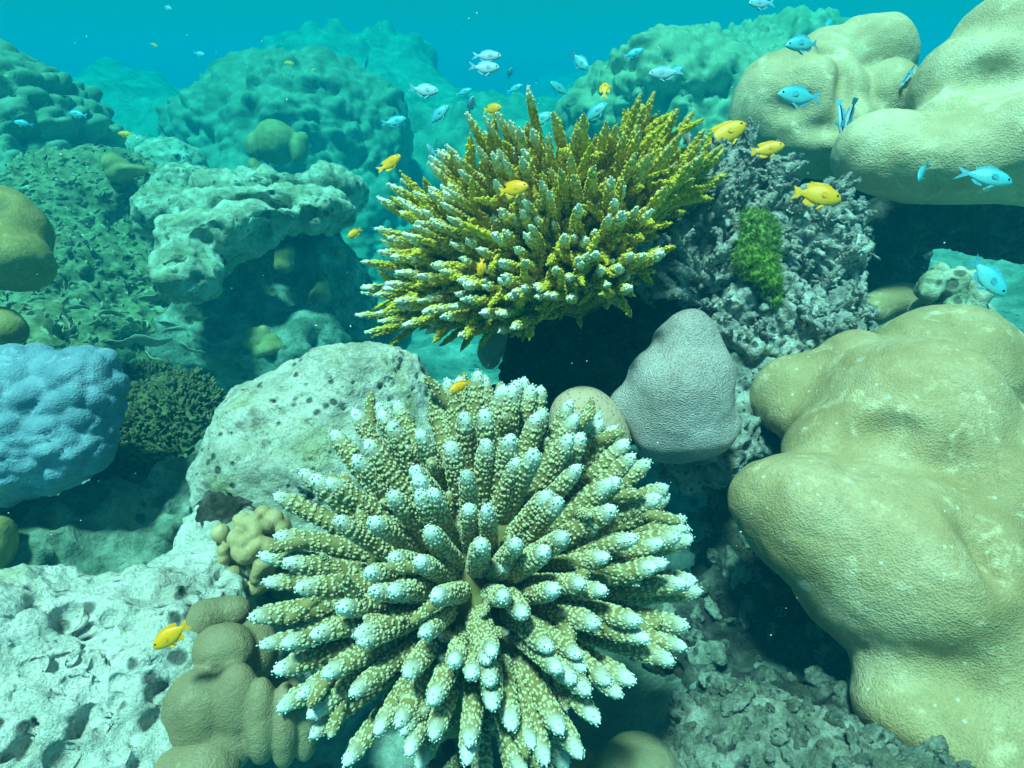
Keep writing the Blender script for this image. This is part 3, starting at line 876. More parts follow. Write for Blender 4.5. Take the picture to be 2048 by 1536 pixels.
_th = np.linspace(0, 2 * math.pi, 6, endpoint=False)
DOME = np.concatenate([np.stack([np.cos(_th) * r, np.sin(_th) * r, np.full(6, z)], 1) for r, z in ((1.0, -0.25), (0.90, 0.38), (0.52, 0.74))] + [np.array([[0, 0, 0.84]])])
DQ = np.array([[k * 6 + j, k * 6 + (j + 1) % 6, (k + 1) * 6 + (j + 1) % 6, (k + 1) * 6 + j] for k in range(2) for j in range(6)])
DT = np.array([[12 + j, 12 + (j + 1) % 6, 18] for j in range(6)])
DCUP = np.concatenate([np.zeros(6), np.full(6, 0.7), np.ones(7)])


def branch_mesh(name, L, r0, seed, cup, spacing, nbuds, bend, mat, taper=0.72, rough=0.0, budlen=(0.12, 0.24), cone=1.0, point=0.75, cuph=1.0):
    rg = np.random.default_rng(seed)
    V, Q, T, AL, CU = [], [], [], [], []
    off = 0

    def add(v, q, t, al, cu):
        nonlocal off
        V.append(v)
        Q.append(q + off)
        if t is not None:
            T.append(t + off)
        AL.append(al)
        CU.append(cu)
        off += len(v)

    def stem(base, direc, length, rad, curve, a0, a1, nseg, cupr):
        nr = max(8, int(length / (rad * 0.55)))
        e_ = min(0.6, point * rad / length)
        t = np.concatenate([np.linspace(0, 1 - e_, nr), 1 - e_ * (1 - np.array([0.35, 0.65, 0.88, 1.0]))])
        pts = base + np.outer(t * length, direc) + np.outer(t * t * length, curve)
        prof = 1 - (1 - taper) * t ** cone
        end = np.clip((1 - t) / e_, 0, 1)
        prof = prof * np.sqrt(np.maximum(0, 1 - (1 - end) ** 2) + 1e-4)
        if rough:
            prof = prof * (1 + rough * rg.normal(0, 1, len(t)))
        rr = rad * prof
        v, q, tg, u, w = tube(pts, rr, nseg)
        if rough:
            v = v + rg.normal(0, rough * rad * 0.5, v.shape)
        al = np.repeat(a0 + (a1 - a0) * t, nseg)
        add(v, q, None, al, np.zeros(len(v)))
        if cupr <= 0:
            return
        z = 0.06 * length
        row = 0
        Vc, Ac, Cc = [], [], []
        while z < length * 0.995:
            tt = z / length
            k = min(np.searchsorted(t, tt), len(t) - 1)
            r_here = rr[k]
            ncup = max(3, int(2 * math.pi * r_here / spacing))
            ph = rg.uniform(0, 6.28)
            for c in range(ncup):
                if rg.random() < 0.06 + 0.5 * max(0.0, 0.45 - tt):
                    continue
                a = ph + (c + 0.25 * rg.normal()) * 2 * math.pi / ncup
                nrm = u[k] * math.cos(a) + w[k] * math.sin(a)
                swirl = ((c / ncup) - 0.5) * spacing
                ax = nrm + tg[k] * rg.uniform(0.2, 0.5)
                if length - z < 0.7 * rad:
                    ax = ax + tg[k] * 0.9
                ax /= np.linalg.norm(ax)
                s = cupr * rg.uniform(0.75, 1.2) * min(1.0, max(0.35, (tt - 0.05) * 2.6)) * (0.62 if length - z < rad * 1.2 else 1.0)
                if rg.random() < 0.035:
                    s *= 1.5
                b1 = np.cross(ax, tg[k] + 0.01)
                b1 /= np.linalg.norm(b1)
                b2 = np.cross(ax, b1)
                c0 = pts[k] + nrm * r_here + tg[k] * (rg.uniform(-0.30, 0.30) * spacing + swirl)
                Vc.append(c0 + s * (DOME[:, :1] * b1 + DOME[:, 1:2] * b2 + DOME[:, 2:] * ax * cuph))
                Ac.append(np.full(19, a0 + (a1 - a0) * tt))
                Cc.append(DCUP)
            z += spacing * 0.9 * (0.5 + 0.5 * min(1.0, r_here / (0.8 * rad)))
            row += 1
        n = len(Vc)
        o = (np.arange(n) * 19)[:, None, None]
        add(np.concatenate(Vc), (DQ[None] + o).reshape(-1, 4), (DT[None] + o).reshape(-1, 3), np.concatenate(Ac), np.concatenate(Cc))

    cur = np.array([rg.normal(0, bend), rg.normal(0, bend), 0.0])
    stem(np.zeros(3), np.array([0, 0, 1.0]), L, r0, cur, 0.0, 1.0, 12, cup)
    for b in range(nbuds):
        t = rg.uniform(0.38, 0.86)
        a = rg.uniform(0, 6.28)
        rad = np.array([math.cos(a), math.sin(a), 0.0])
        base = np.array([0, 0, t * L]) + cur * t * t * L + rad * r0 * 0.25
        d = rad * rg.uniform(0.55, 0.95) + np.array([0, 0, 0.8])
        d /= np.linalg.norm(d)
        bl = L * rg.uniform(*budlen)
        br = r0 * rg.uniform(0.5, 0.72)
        stem(base, d, bl + r0, br, np.zeros(3), 0.55, rg.uniform(0.78, 0.95), 8, cup * 0.95)
    me = mesh_data(name, np.concatenate(V), np.concatenate(Q), np.concatenate(T) if T else None, {'along': np.concatenate(AL), 'cup': np.concatenate(CU)})
    me.materials.append(mat)
    return me


def aim(o, base, tip, Lmesh, fat=1.0, parent=None):
    """stand a branch built along Z between base and tip"""
    d = Vector(tip) - Vector(base)
    s = d.length / Lmesh
    q = d.to_track_quat('Z', 'Y') @ Quaternion((0, 0, 1), random.uniform(0, 6.28))
    w = fat if fat else s
    o.parent = parent
    o.rotation_mode = 'QUATERNION'
    o.location = Vector(base) - (parent.location if parent else Vector())
    o.rotation_quaternion = q
    o.scale = (w, w, s)


def ray_ellipsoid(px, py, c, ax, r, back=False):
    ray = P(px, py, 1.0) - CAM
    o = ((CAM - c) @ ax.T) / r
    d = (ray @ ax.T) / r
    A, B, C = d @ d, o @ d, o @ o - 1
    disc = B * B - A * C
    t = -B / A if disc <= 0 else (-B - math.sqrt(disc)) / A
    p = CAM + t * ray
    if disc <= 0:
        q = ((p - c) @ ax.T) / r
        q /= np.linalg.norm(q)
        p = c + (q * r) @ ax
    return p


def occupied(uv, pts, dist):
    return len(pts) and min((uv[0] - a) ** 2 + (uv[1] - b) ** 2 for a, b in pts) < dist * dist


FT = [(916,715),(890,727),(851,760),(888,755),(783,770),(798,797),(730,804),(690,828),(953,738),(984,732),(1008,741),(974,758),(1041,744),(1056,775),(1083,749),(1107,755),(1099,802),(933,818),(1000,818),(859,840),(783,833),(1085,821),(1128,821),(1153,808),(1169,821),(1206,823),(1230,823),(1136,859),(1293,874),(1061,883),(1022,855),(730,886),(830,905),(895,891),(955,886),(1032,919),(1158,912),(1199,898),(943,949),(801,946),(772,994),(854,985),(711,1013),(1326,917),(1234,932),(1261,927),(1206,961),(1355,955),(1080,978),(1128,990),(1305,975),(1240,852),(1360,1006),(1367,985),(851,1019),(1000,1023),(1193,1023),(1258,1043),(849,1074),(786,1101),(945,1084),(1037,1079),(1133,1057),(1227,1084),(1350,1057),(1343,1098),(711,1122),(859,1149),(794,1180),(1076,1153),(1153,1142),(1288,1149),(1199,1183),(916,1190),(1005,1202),(1370,1194),(847,1255),(1309,1221),(745,1276),(935,1283),(1066,1265),(1148,1269),(1237,1248),(970,1281),(817,1344),(1285,1296),(1346,1296),(1104,1348),(1234,1348),(721,1378),(892,1371),(970,1361),(1022,1378),(1148,1385),(1258,1389),(1292,1385),(1196,1399),(803,1433),(888,1419),(947,1402),(1056,1436),(1135,1453),(1217,1450),(714,1481),(936,1488),(817,1494),(1066,1494),(1100,1501),(1158,1508),(885,1491),(690,1522),(786,1525),(1022,1525),(960,1522),(1340,1327),(1158,1334),(1117,1214),(1076,1224),(745,1201),(701,1259),(560,1026),(629,1047),(533,1089),(560,1115),(513,1166),(608,1153),(513,1235),(560,1252),(639,1228),(537,1317),(547,1348),(588,1354),(660,1334),(639,1279),(547,1406),(612,1419),(632,1464),(636,890),(673,903),(581,955),(612,975),(663,951),(554,1002),(1379,1033),(1403,1050),(1413,1088),(1399,1115),(1355,1129),(1406,1136),(1392,1180),(1410,1235),(1379,1265)]
YT = [(1015,202),(1019,228),(934,245),(962,242),(982,232),(983,263),(1005,245),(1044,242),(895,287),(878,295),(916,297),(950,312),(979,316),(1009,311),(932,332),(1023,324),(1099,270),(1074,282),(1106,242),(843,316),(851,339),(883,332),(789,349),(840,354),(866,358),(887,379),(914,381),(874,396),(971,377),(841,402),(874,415),(808,387),(782,408),(792,394),(785,421),(849,426),(836,436),(747,440),(770,438),(757,462),(748,476),(801,447),(841,452),(803,467),(821,467),(874,452),(907,440),(912,471),(971,431),(1020,400),(1007,392),(1065,360),(1065,394),(1065,417),(1103,394),(1109,413),(1061,436),(1074,465),(1103,450),(996,480),(1049,488),(1100,492),(948,494),(1004,505),(746,497),(778,490),(826,503),(855,505),(738,509),(1161,232),(1231,234),(1265,208),(1334,194),(1386,213),(1358,234),(1278,232),(1398,265),(1468,253),(1497,280),(1465,282),(1188,245),(1136,257),(1155,268),(1264,261),(1327,274),(1352,291),(1306,295),(1402,301),(1381,274),(1323,310),(1152,324),(1226,318),(1264,316),(1178,316),(1181,354),(1165,375),(1145,389),(1228,400),(1266,394),(1289,417),(1249,436),(1203,446),(1163,445),(1187,476),(1173,488),(1260,490),(1295,497),(1289,308),(721,538),(716,558),(714,585),(719,603),(721,637),(798,550),(830,548),(742,568),(762,577),(834,572),(888,541),(912,551),(878,601),(902,611),(806,591),(786,618),(844,621),(858,628),(885,635),(906,640),(916,626),(929,632),(947,613),(977,626),(957,645),(1012,597),(1032,597),(1032,635),(1010,644),(977,565),(960,572),(1042,531),(1076,532),(1087,556),(1054,562),(1114,526),(1114,572),(1135,538),(1179,522),(1220,524),(1196,570),(1164,591),(1066,611),(1258,548),(1271,514),(1314,538),(1104,606),(813,633),(827,628),(760,661),(731,647)]

# the finger coral in front
FC = P(958, 1165, 0.64)
_n = CAM - FC
_n = _n / np.linalg.norm(_n) + np.array([0, -0.02, 0.20])
_n /= np.linalg.norm(_n)
_x = np.cross(np.array([0, 0, 1.0]), _n)
_x = -_x / np.linalg.norm(_x)
_y = np.cross(_n, _x)
FAX = np.array([_x, _y, _n])
FR = np.array([0.222, 0.222, 0.150])
FROOT = FC - 0.055 * _n
finger = tag(empty('finger_coral', FC - np.array([0, 0, 0.2])), 'big olive finger coral with white tips in the foreground centre', 'coral')
F_ME = [branch_mesh('finger_branch', 0.145, 0.0112, 100 + i, 0.00145, 0.00345, (0, 0, 1, 0, 0, 1, 0, 1, 0, 0)[i], 0.045, M_FRONT, 0.62, 0.0, (0.10, 0.18), 1.5, 1.2, 0.85) for i in range(10)]
F_BL = [branch_mesh('finger_branchlet', 0.05, 0.0068, 200 + i, 0.0014, 0.0033, 0, 0.06, M_FRONT, 0.62, point=1.2, cuph=0.9) for i in range(4)]
tips = []
for px, py in FT:
    p = ray_ellipsoid(px, py, FC, FAX, FR)
    tips.append((p, True))
_seen = list(FT)
for k in range(900):                               # fill the gaps and the far side
    z = 1 - 1.35 * (k + 0.5) / 900
    a = k * 2.399963
    dl = np.array([math.sqrt(max(0, 1 - z * z)) * math.cos(a), math.sqrt(max(0, 1 - z * z)) * math.sin(a), z])
    p = FC + (dl * FR * random.uniform(0.70, 0.88)) @ FAX
    uv = project(p)
    if occupied(uv[:2], _seen, 62):
        continue
    if p[2] < FC[2] - 0.17:
        continue
    _seen.append((uv[0], uv[1]))
    tips.append((p, False))
tips = tips[:300]
for i, (p, main) in enumerate(tips):
    d = p - FROOT
    p = p + 0.004 * RNG.normal(size=3)
    ln = np.linalg.norm(d)
    base = FROOT + d * 0.20 + 0.004 * RNG.normal(size=3)
    o = link('branch', F_ME[random.randrange(10)])
    dep = (p - CAM) @ FW
    aim(o, base, p, 0.145, random.uniform(0.94, 1.14) * (dep / 0.55) ** 0.5, finger)
    o.color = (1, 1, 1, random.uniform(0.75, 1.0))
    if random.random() < 0.14:
        for _ in range(random.choice((1, 1, 2))):
            t = random.uniform(0.45, 0.8)
            b = link('branchlet', F_BL[random.randrange(4)])
            b.parent = o
            aa = random.uniform(0, 6.28)
            b.location = (0.004 * math.cos(aa), 0.004 * math.sin(aa), 0.145 * t)
            b.rotation_mode = 'QUATERNION'
            b.rotation_quaternion = Vector((math.cos(aa) * 0.75, math.sin(aa) * 0.75, 0.9)).to_track_quat('Z', 'Y')
            s = random.uniform(0.55, 0.85)
            b.scale = (s, s, s * random.uniform(0.7, 1.0))
            b.color = (1, 1, 1, random.uniform(0.25, 0.8))
core = sculpt('core', [(FC - 0.035 * _n, np.array([0.138, 0.138, 0.098]), FAX), (FC - 0.07 * _n, np.array([0.08, 0.08, 0.09]), FAX), wball(FC[0], FC[1] + 0.09, FC[2] - 0.16, 0.09, 0.09, 0.14)],
              0.006, 0.05, M_CORE, d_rock(0.006, 20.0, 0.003, 60.0, 0, 1, 1, 0.004, 110.0, 131), parent=finger)

# the yellow branching coral on the outcrop
YC = P(1112, 545, 1.12)
YR = np.array([0.352, 0.352, 0.325])
YAX = np.eye(3)
YROOT = YC + np.array([0.05, 0.07, -0.07])
yellow = tag(empty('yellow_branching_coral', YC - np.array([0, 0, 0.1])), 'yellow branching coral with white tips on the dead outcrop, mid height', 'coral')
Y_ME = [branch_mesh('yellow_branch', 0.26, 0.0098, 300 + i, 0.0018, 0.0045, (3, 4, 2, 5, 4, 3, 6, 4)[i], 0.06, M_YELLOW, 0.50, 0.015, (0.10, 0.20), 1.4, 2.4, 1.0) for i in range(8)]
PROF = np.array([(700, 560), (718, 530), (745, 440), (790, 350), (840, 315), (890, 285), (935, 245), (1015, 205), (1060, 240), (1100, 238), (1160, 235), (1230, 230), (1265, 205), (1334, 192), (1390, 212), (1470, 255), (1510, 285)], float).T
ytips = []
for px, py in YT:
    if px > 1330 and py > 300:
        continue
    p = ray_ellipsoid(px, py, YC, YAX, YR)
    ytips.append(p)
_seen = list(YT)
for k in range(2600):
    z = 1 - 1.22 * (k + 0.5) / 2600
    a = k * 2.399963
    dl = np.array([math.sqrt(max(0, 1 - z * z)) * math.cos(a), math.sqrt(max(0, 1 - z * z)) * math.sin(a), z])
    p = YC + dl * YR * random.uniform(0.82, 1.0)
    uv = project(p)
    if uv[0] > 1290 + max(0, 420 - uv[1]) * 1.35 and dl[1] < 0.35:
        continue
    if uv[1] > 655 - max(0, uv[0] - 1000) * 0.35 or uv[1] < np.interp(uv[0], PROF[0], PROF[1]) + 14:
        continue
    if uv[0] > 1515 or occupied(uv[:2], _seen, 21 if dl[1] < 0.4 else 40):
        continue
    _seen.append((uv[0], uv[1]))
    ytips.append(p)
ytips = sorted(ytips, key=lambda p_: (p_ - CAM) @ FW)[:320]
for i, p in enumerate(ytips):
    p = p + 0.006 * RNG.normal(size=3)
    d = p - YROOT
    o = link('branch', Y_ME[random.randrange(8)])
    aim(o, YROOT + d * 0.10 + 0.012 * RNG.normal(size=3), p, 0.26, random.uniform(0.85, 1.2), yellow)
    uv = project(p)
    wt = 1.0 if (uv[0] < 1085 or uv[1] > 390) else 0.22
    o.color = (1, 1, 1, wt * random.uniform(0.7, 1.0))
sculpt('core', [(YC + np.array([-0.02, 0.08, 0.035]), np.array([0.19, 0.19, 0.135]), YAX), (YC + np.array([0.06, 0.16, -0.02]), np.array([0.10, 0.08, 0.08]), YAX)],
       0.008, 0.06, M_YELLOW, d_rock(0.010, 14.0, 0.006, 40.0, 0, 1, 1, 0.006, 70.0, 137), parent=yellow)

# ------------------------------------------------------------------ dead stubs on the outcrop
def carrier(name, label, cat):
    """turn a sculpted mesh into the first part of a thing that carries more parts"""
    body = bpy.data.objects[name]
    root = tag(empty(name, body.location.copy()), label, cat)
    body.name = 'base_tmp'
    root.name = name
    body.name = 'base'
    body.parent = root
    body.location = (0, 0, 0)
    return root


D_ME = [branch_mesh('dead_branch', 0.07, 0.0075, 400 + i, 0.0024, 0.0078, (1, 2, 3, 2, 4, 3)[i], 0.10, M_DEAD, 0.6, 0.10, (0.2, 0.4)) for i in range(6)]
outcrop = carrier('dead_coral_outcrop', 'crusted grey white dead coral outcrop right of the yellow coral', 'coral rock')
v, n, q = SURF['dead_coral_outcrop']
uv = project(v)
facing = ((CAM - v) * n).sum(1) / np.linalg.norm(CAM - v, axis=1)
cand = np.where((facing > -0.15) & (uv[:, 0] > 1290) & (uv[:, 0] < 1715) & (uv[:, 1] > 320) & (uv[:, 1] < 700))[0]
RNG.shuffle(cand)
_taken = []
for c in cand:
    if len(_taken) >= 190:
        break
    if _taken and np.min(np.linalg.norm(np.array(_taken) - v[c], axis=1)) < 0.018:
        continue
    _taken.append(v[c])
    d = n[c] * 0.8 + np.array([RNG.normal(0, 0.25), RNG.normal(0, 0.25), 0.75])
    d /= np.linalg.norm(d)
    ln = random.uniform(0.026, 0.06) * (1.5 if uv[c, 1] < 470 and uv[c, 0] < 1560 else 1.0)
    o = link('dead_branch', D_ME[random.randrange(6)])
    aim(o, v[c] - d * 0.012, v[c] + d * ln, 0.07, random.uniform(0.8, 1.6), outcrop)
# a row of standing dead branches at the border with the living ones
for px, py, tx, ty, dd in ((1322, 440, 1318, 345, 1.06), (1385, 470, 1383, 365, 1.05), (1403, 440, 1402, 352, 1.06), (1452, 420, 1452, 318, 1.09), (1480, 420, 1484, 340, 1.10), (1520, 400, 1550, 325, 1.12), (1440, 470, 1436, 400, 1.05),
                           (1345, 500, 1300, 470, 1.03), (1370, 520, 1340, 470, 1.02), (1400, 540, 1460, 500, 1.0), (1420, 560, 1360, 540, 1.0), (1500, 430, 1520, 370, 1.10), (1330, 480, 1290, 500, 1.02), (1390, 600, 1350, 570, 1.02), (1500, 380, 1512, 310, 1.13)):
    b0, t0 = P(px, py, dd + 0.06), P(tx, ty, dd)
    o = link('dead_branch', D_ME[random.randrange(6)])
    aim(o, b0, t0, 0.07, random.uniform(1.2, 1.7), outcrop)
# chunky crusted lumps on the lower outcrop
_lump = []
for i in range(5):
    vv, qq = sculpt_arrays([wball(0, 0, 0, 0.016, 0.012, 0.010), wball(0.012, 0.004, 0.004, 0.010, 0.009, 0.008), wball(-0.010, -0.004, 0.003, 0.009)], 0.0026, 0.006, d_rock(0.004, 60.0, 0.003, 150.0, 0.004, 120.0, 0.4, 0, 0, 140 + i))
    m_ = mesh_data('crust_lump', vv, qq)
    m_.materials.append(M_RUBBLE)
    _lump.append(m_)
_taken = []
for c in cand:
    if len(_taken) >= 270:
        break
    if uv[c, 1] < 430 or (_taken and np.min(np.linalg.norm(np.array(_taken) - v[c], axis=1)) < 0.020):
        continue
    _taken.append(v[c])
    o = link('crust_lump', _lump[random.randrange(5)])
    o.parent = outcrop
    o.location = Vector(v[c]) - outcrop.location
    o.rotation_euler = (random.uniform(0, 6), random.uniform(0, 6), random.uniform(0, 6))
    o.scale = [random.uniform(0.8, 1.9)] * 3


def rubble_on(root, surf, region, count, gap, mat, size, seed):
    """loose crusted pieces lying on a sculpted rock, each a part of it"""
    rr = random.Random(seed)
    meshes = []
    for m0 in _lump:
        m1 = m0.copy()
        m1.materials.clear()
        m1.materials.append(mat)
        meshes.append(m1)
    sv, sn, sq = SURF[surf]
    suv = project(sv)
    fc = ((CAM - sv) * sn).sum(1)
    cd = np.where((fc > 0) & (suv[:, 0] > region[0]) & (suv[:, 0] < region[2]) & (suv[:, 1] > region[1]) & (suv[:, 1] < region[3]))[0]
    RNG.shuffle(cd)
    tk = []
    for c_ in cd:
        if len(tk) >= count:
            break
        if tk and np.min(np.linalg.norm(np.array(tk) - sv[c_], axis=1)) < gap:
            continue
        tk.append(sv[c_])
        o_ = link('crust_lump', meshes[rr.randrange(5)])
        o_.parent = root
        o_.location = Vector(sv[c_]) - root.location
        o_.rotation_euler = (rr.uniform(0, 6), rr.uniform(0, 6), rr.uniform(0, 6))
        s_ = rr.uniform(*size) * (1.6 if rr.random() < 0.12 else 1.0)
        o_.scale = (s_, s_ * rr.uniform(0.7, 1.2), s_ * rr.uniform(0.6, 1.0))


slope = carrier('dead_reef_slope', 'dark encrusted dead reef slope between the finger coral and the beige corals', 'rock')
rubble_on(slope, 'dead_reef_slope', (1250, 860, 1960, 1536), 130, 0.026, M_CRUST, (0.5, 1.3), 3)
crusted = carrier('grey_crusted_rock', 'grey green crusted rock along the bottom edge under the beige coral', 'rock')
rubble_on(crusted, 'grey_crusted_rock', (1300, 1350, 1960, 1560), 90, 0.016, M_CRUST, (0.25, 0.75), 4)
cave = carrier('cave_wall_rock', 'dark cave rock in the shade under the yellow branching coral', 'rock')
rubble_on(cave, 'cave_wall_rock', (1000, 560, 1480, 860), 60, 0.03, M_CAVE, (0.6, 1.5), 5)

# ------------------------------------------------------------------ plate corals on the left bank
bank = carrier('plate_coral_bank', 'bank of small dark plate corals sloping down on the left', 'coral')


def plate_mesh(name, seed, mat):
    rg = np.random.default_rng(seed)
    na, nr = 9, 4
    V = []
    ph, cu = rg.uniform(0, 6.28), rg.uniform(0.15, 0.45)
    for layer in (0, 1):
        for i in range(nr):
            r = 0.12 + 0.88 * i / (nr - 1)
            for j in range(na):
                a = math.radians(-80 + 160 * j / (na - 1))
                rr = r * (1 + 0.10 * math.sin(3 * a + ph) + 0.06 * math.sin(7 * a + 2 * ph)) 
                z = cu * r * r + 0.10 * r * math.sin(4 * a + ph) - layer * (0.10 - 0.05 * r)
                V.append((rr * math.cos(a), rr * math.sin(a), z))
    n = nr * na
    Q = []
    for i in range(nr - 1):
        for j in range(na - 1):
            a = i * na + j
            Q.append((a, a + na, a + na + 1, a + 1))
            Q.append((n + a + 1, n + a + na + 1, n + a + na, n + a))
    for j in range(na - 1):
        for i, flip in ((0, 0), (nr - 1, 1)):
            a = i * na + j
            f = (a, a + 1, n + a + 1, n + a)
            Q.append(f[::-1] if flip else f)
    for i in range(nr - 1):
        for j, flip in ((0, 1), (na - 1, 0)):
            a = i * na + j
            f = (a, a + na, n + a + na, n + a)
            Q.append(f if flip == 0 else f[::-1])
    me = mesh_data(name, np.array(V), np.array(Q))
    me.materials.append(mat)
    return me


PL = [plate_mesh('coral_plate', 500 + i, M_LETTUCE) for i in range(6)]


def plate_matrix(p, nrm, size):
    out = Vector(nrm) + Vector((random.gauss(0, 0.35), random.gauss(0, 0.35), 0.35))
    out.normalize()
    z = Vector((random.gauss(0, 0.35), random.gauss(0, 0.35), 1.0))
    z = (z - out * z.dot(out)).normalized()
    y = z.cross(out)
    m = Matrix((out, y, z)).transposed().to_4x4()
    return Matrix.Translation(Vector(p) - out * size * 0.35) @ m @ Matrix.Diagonal((size, size * random.uniform(0.8, 1.3), size, 1))


v, n, q = SURF['plate_coral_bank']
uv = project(v)
fac = ((CAM - v) * n).sum(1)
cand = np.where((fac > -0.1) & (uv[:, 0] > -30) & (uv[:, 0] < 470) & (uv[:, 1] > 230) & (uv[:, 1] < 800))[0]
RNG.shuffle(cand)
_taken, _mats = [], []
for c in cand:
    if len(_mats) > 2300:
        break
    if _taken and np.min(((np.array(_taken[-900:]) - v[c]) ** 2).sum(1)) < 0.011 ** 2:
        continue
    _taken.append(v[c])
    big = uv[c, 1] > 560 and uv[c, 0] > 120
    size = random.uniform(0.011, 0.020) * (1.7 if big and random.random() < 0.35 else 1.0)
    _mats.append((size / uv[c, 2], plate_matrix(v[c], n[c], size)))
for px, py, d, s in ((275, 560, 1.62, 0.045), (305, 600, 1.62, 0.05), (125, 610, 1.55, 0.045), (90, 655, 1.5, 0.045), (300, 690, 1.55, 0.075), (310, 725, 1.52, 0.06), (380, 700, 1.58, 0.06), (330, 650, 1.6, 0.055), (245, 690, 1.55, 0.06), (395, 640, 1.6, 0.05), (200, 640, 1.58, 0.05), (230, 730, 1.5, 0.05)):
    _mats.append((1.0, plate_matrix(P(px, py, d), np.array([0.3, -0.9, 0.1]), s * 0.72)))
_mats.sort(key=lambda t: -t[0])
for _, m in _mats[:300]:
    o = link('plate', PL[random.randrange(6)])
    o.parent = bank
    o.matrix_local = Matrix.Translation(-bank.location) @ m
vs, qs, off = [], [], 0
_pv = []
for me in PL:
    a = np.empty(len(me.vertices) * 3, np.float32)
    me.vertices.foreach_get('co', a)
    b = np.empty(len(me.loops), np.int32)
    me.loops.foreach_get('vertex_index', b)
    _pv.append((a.reshape(-1, 3), b.reshape(-1, 4)))
for _, m in _mats[300:]:
    a, b = _pv[random.randrange(6)]
    M4 = np.array(m)
    vs.append(a @ M4[:3, :3].T + M4[:3, 3])
    qs.append(b + off)
    off += len(a)
rest = link('small_plates', mesh_data('small_plates', np.concatenate(vs) - np.array(bank.location), np.concatenate(qs)), M_LETTUCE, bank)
rest['kind'] = 'stuff'


def bristle(name, carrier_obj, mesh_name, region, count, size, mats, meshes, gap):
    """stand small stubs on a sculpted body, as one mass of geometry"""
    v, n, q = SURF[mesh_name]
    uv = project(v)
    fac = ((CAM - v) * n).sum(1)
    cand = np.where((fac > -0.1) & (uv[:, 0] > region[0]) & (uv[:, 0] < region[2]) & (uv[:, 1] > region[1]) & (uv[:, 1] < region[3]))[0]
    RNG.shuffle(cand)
    vs, qs, off, taken = [], [], 0, []
    for c in cand:
        if len(taken) >= count:
            break
        if taken and np.min(((np.array(taken[-900:]) - v[c]) ** 2).sum(1)) < gap ** 2:
            continue
        taken.append(v[c])
        a, b = meshes[random.randrange(len(meshes))]
        s = random.uniform(*size)
        d = Vector(n[c]) * 0.9 + Vector((random.gauss(0, 0.4), random.gauss(0, 0.4), 0.5))
        M3 = np.array((d.to_track_quat('Z', 'Y') @ Quaternion((0, 0, 1), random.uniform(0, 6.28))).to_matrix())
        vs.append((a * s) @ M3.T + v[c] - 0.2 * s * np.array(d.normalized()))
        qs.append(b + off)
        off += len(a)
    loc = np.array(carrier_obj.location)
    o = link(name, mesh_data(name, np.concatenate(vs) - loc, np.concatenate(qs)), mats, carrier_obj)
    o['kind'] = 'stuff'
    return o


def stub_arrays(seed, forks=3):
    rg = np.random.default_rng(seed)
    V, Q, off = [], [], 0
    for k in range(forks):
        a = rg.uniform(0, 6.28)
        d = np.array([math.cos(a) * 0.45 * (k > 0), math.sin(a) * 0.45 * (k > 0), 1.0])
        t = np.array([0.0, 0.4, 0.75, 0.93, 1.0])
        pts = np.outer(t, d) + np.outer(t * t, rg.normal(0, 0.12, 3))
        vv, qq, *_ = tube(pts, np.array([0.22, 0.19, 0.17, 0.12, 0.01]) * rg.uniform(0.8, 1.3), 6)
        V.append(vv)
        Q.append(qq + off)
        off += len(vv)
    return np.concatenate(V), np.concatenate(Q)


STUBS = [stub_arrays(600 + i) for i in range(6)]
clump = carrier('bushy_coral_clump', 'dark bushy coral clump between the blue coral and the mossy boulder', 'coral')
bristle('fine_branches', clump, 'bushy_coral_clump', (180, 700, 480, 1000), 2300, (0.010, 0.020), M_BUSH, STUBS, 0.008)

# ------------------------------------------------------------------ green algae on the outcrop
M_ALGAE = plain_mat('green_algae', (0.05, 0.12, 0.010), (0.17, 0.31, 0.025), 120.0, 0.6, 400.0, 0.001)
M_ALGAE2 = plain_mat('green_algae_fan', (0.06, 0.13, 0.02), (0.19, 0.32, 0.06), 120.0, 0.6, 400.0, 0.001)


algae = tag(empty('green_algae', P(1515, 570, 1.04)), 'bright green felty algae patch growing on the dead coral outcrop', 'algae')


def felt(name, balls, mat, seed, hair, length):
    """a limp felty clump: lumpy body and short tangled threads over it"""
    v_, q_ = sculpt_arrays(balls, 0.0026, 0.010, lambda a, n_: 0.004 * fbm(a * 60.0, 3, seed) + 0.003 * fbm(a * 170.0, 2, seed + 3))
    loc = np.array(algae.location)
    link(name, mesh_data(name, v_ - loc, q_), mat, algae)
    n_ = vnormals(v_, q_)
    rg = np.random.default_rng(seed)
    V, Q, off = [], [], 0
    for k in rg.choice(len(v_), min(hair, len(v_)), replace=False):
        t = np.linspace(0, 1, 4)
        dr = n_[k] + rg.normal(0, 0.55, 3) + np.array([0.1, 0, -0.25])
        pts = v_[k] - n_[k] * 0.001 + np.outer(t * length * rg.uniform(0.5, 1.2), dr) + np.outer(t * t * length, rg.normal(0, 0.5, 3))
        vv, qq, *_ = tube(pts, np.array([0.0006, 0.0006, 0.0005, 0.0002]), 3)
        V.append(vv)
        Q.append(qq + off)
        off += len(vv)
    o = link('threads', mesh_data('threads', np.concatenate(V) - loc, np.concatenate(Q)), mat, algae)
    o['kind'] = 'stuff'


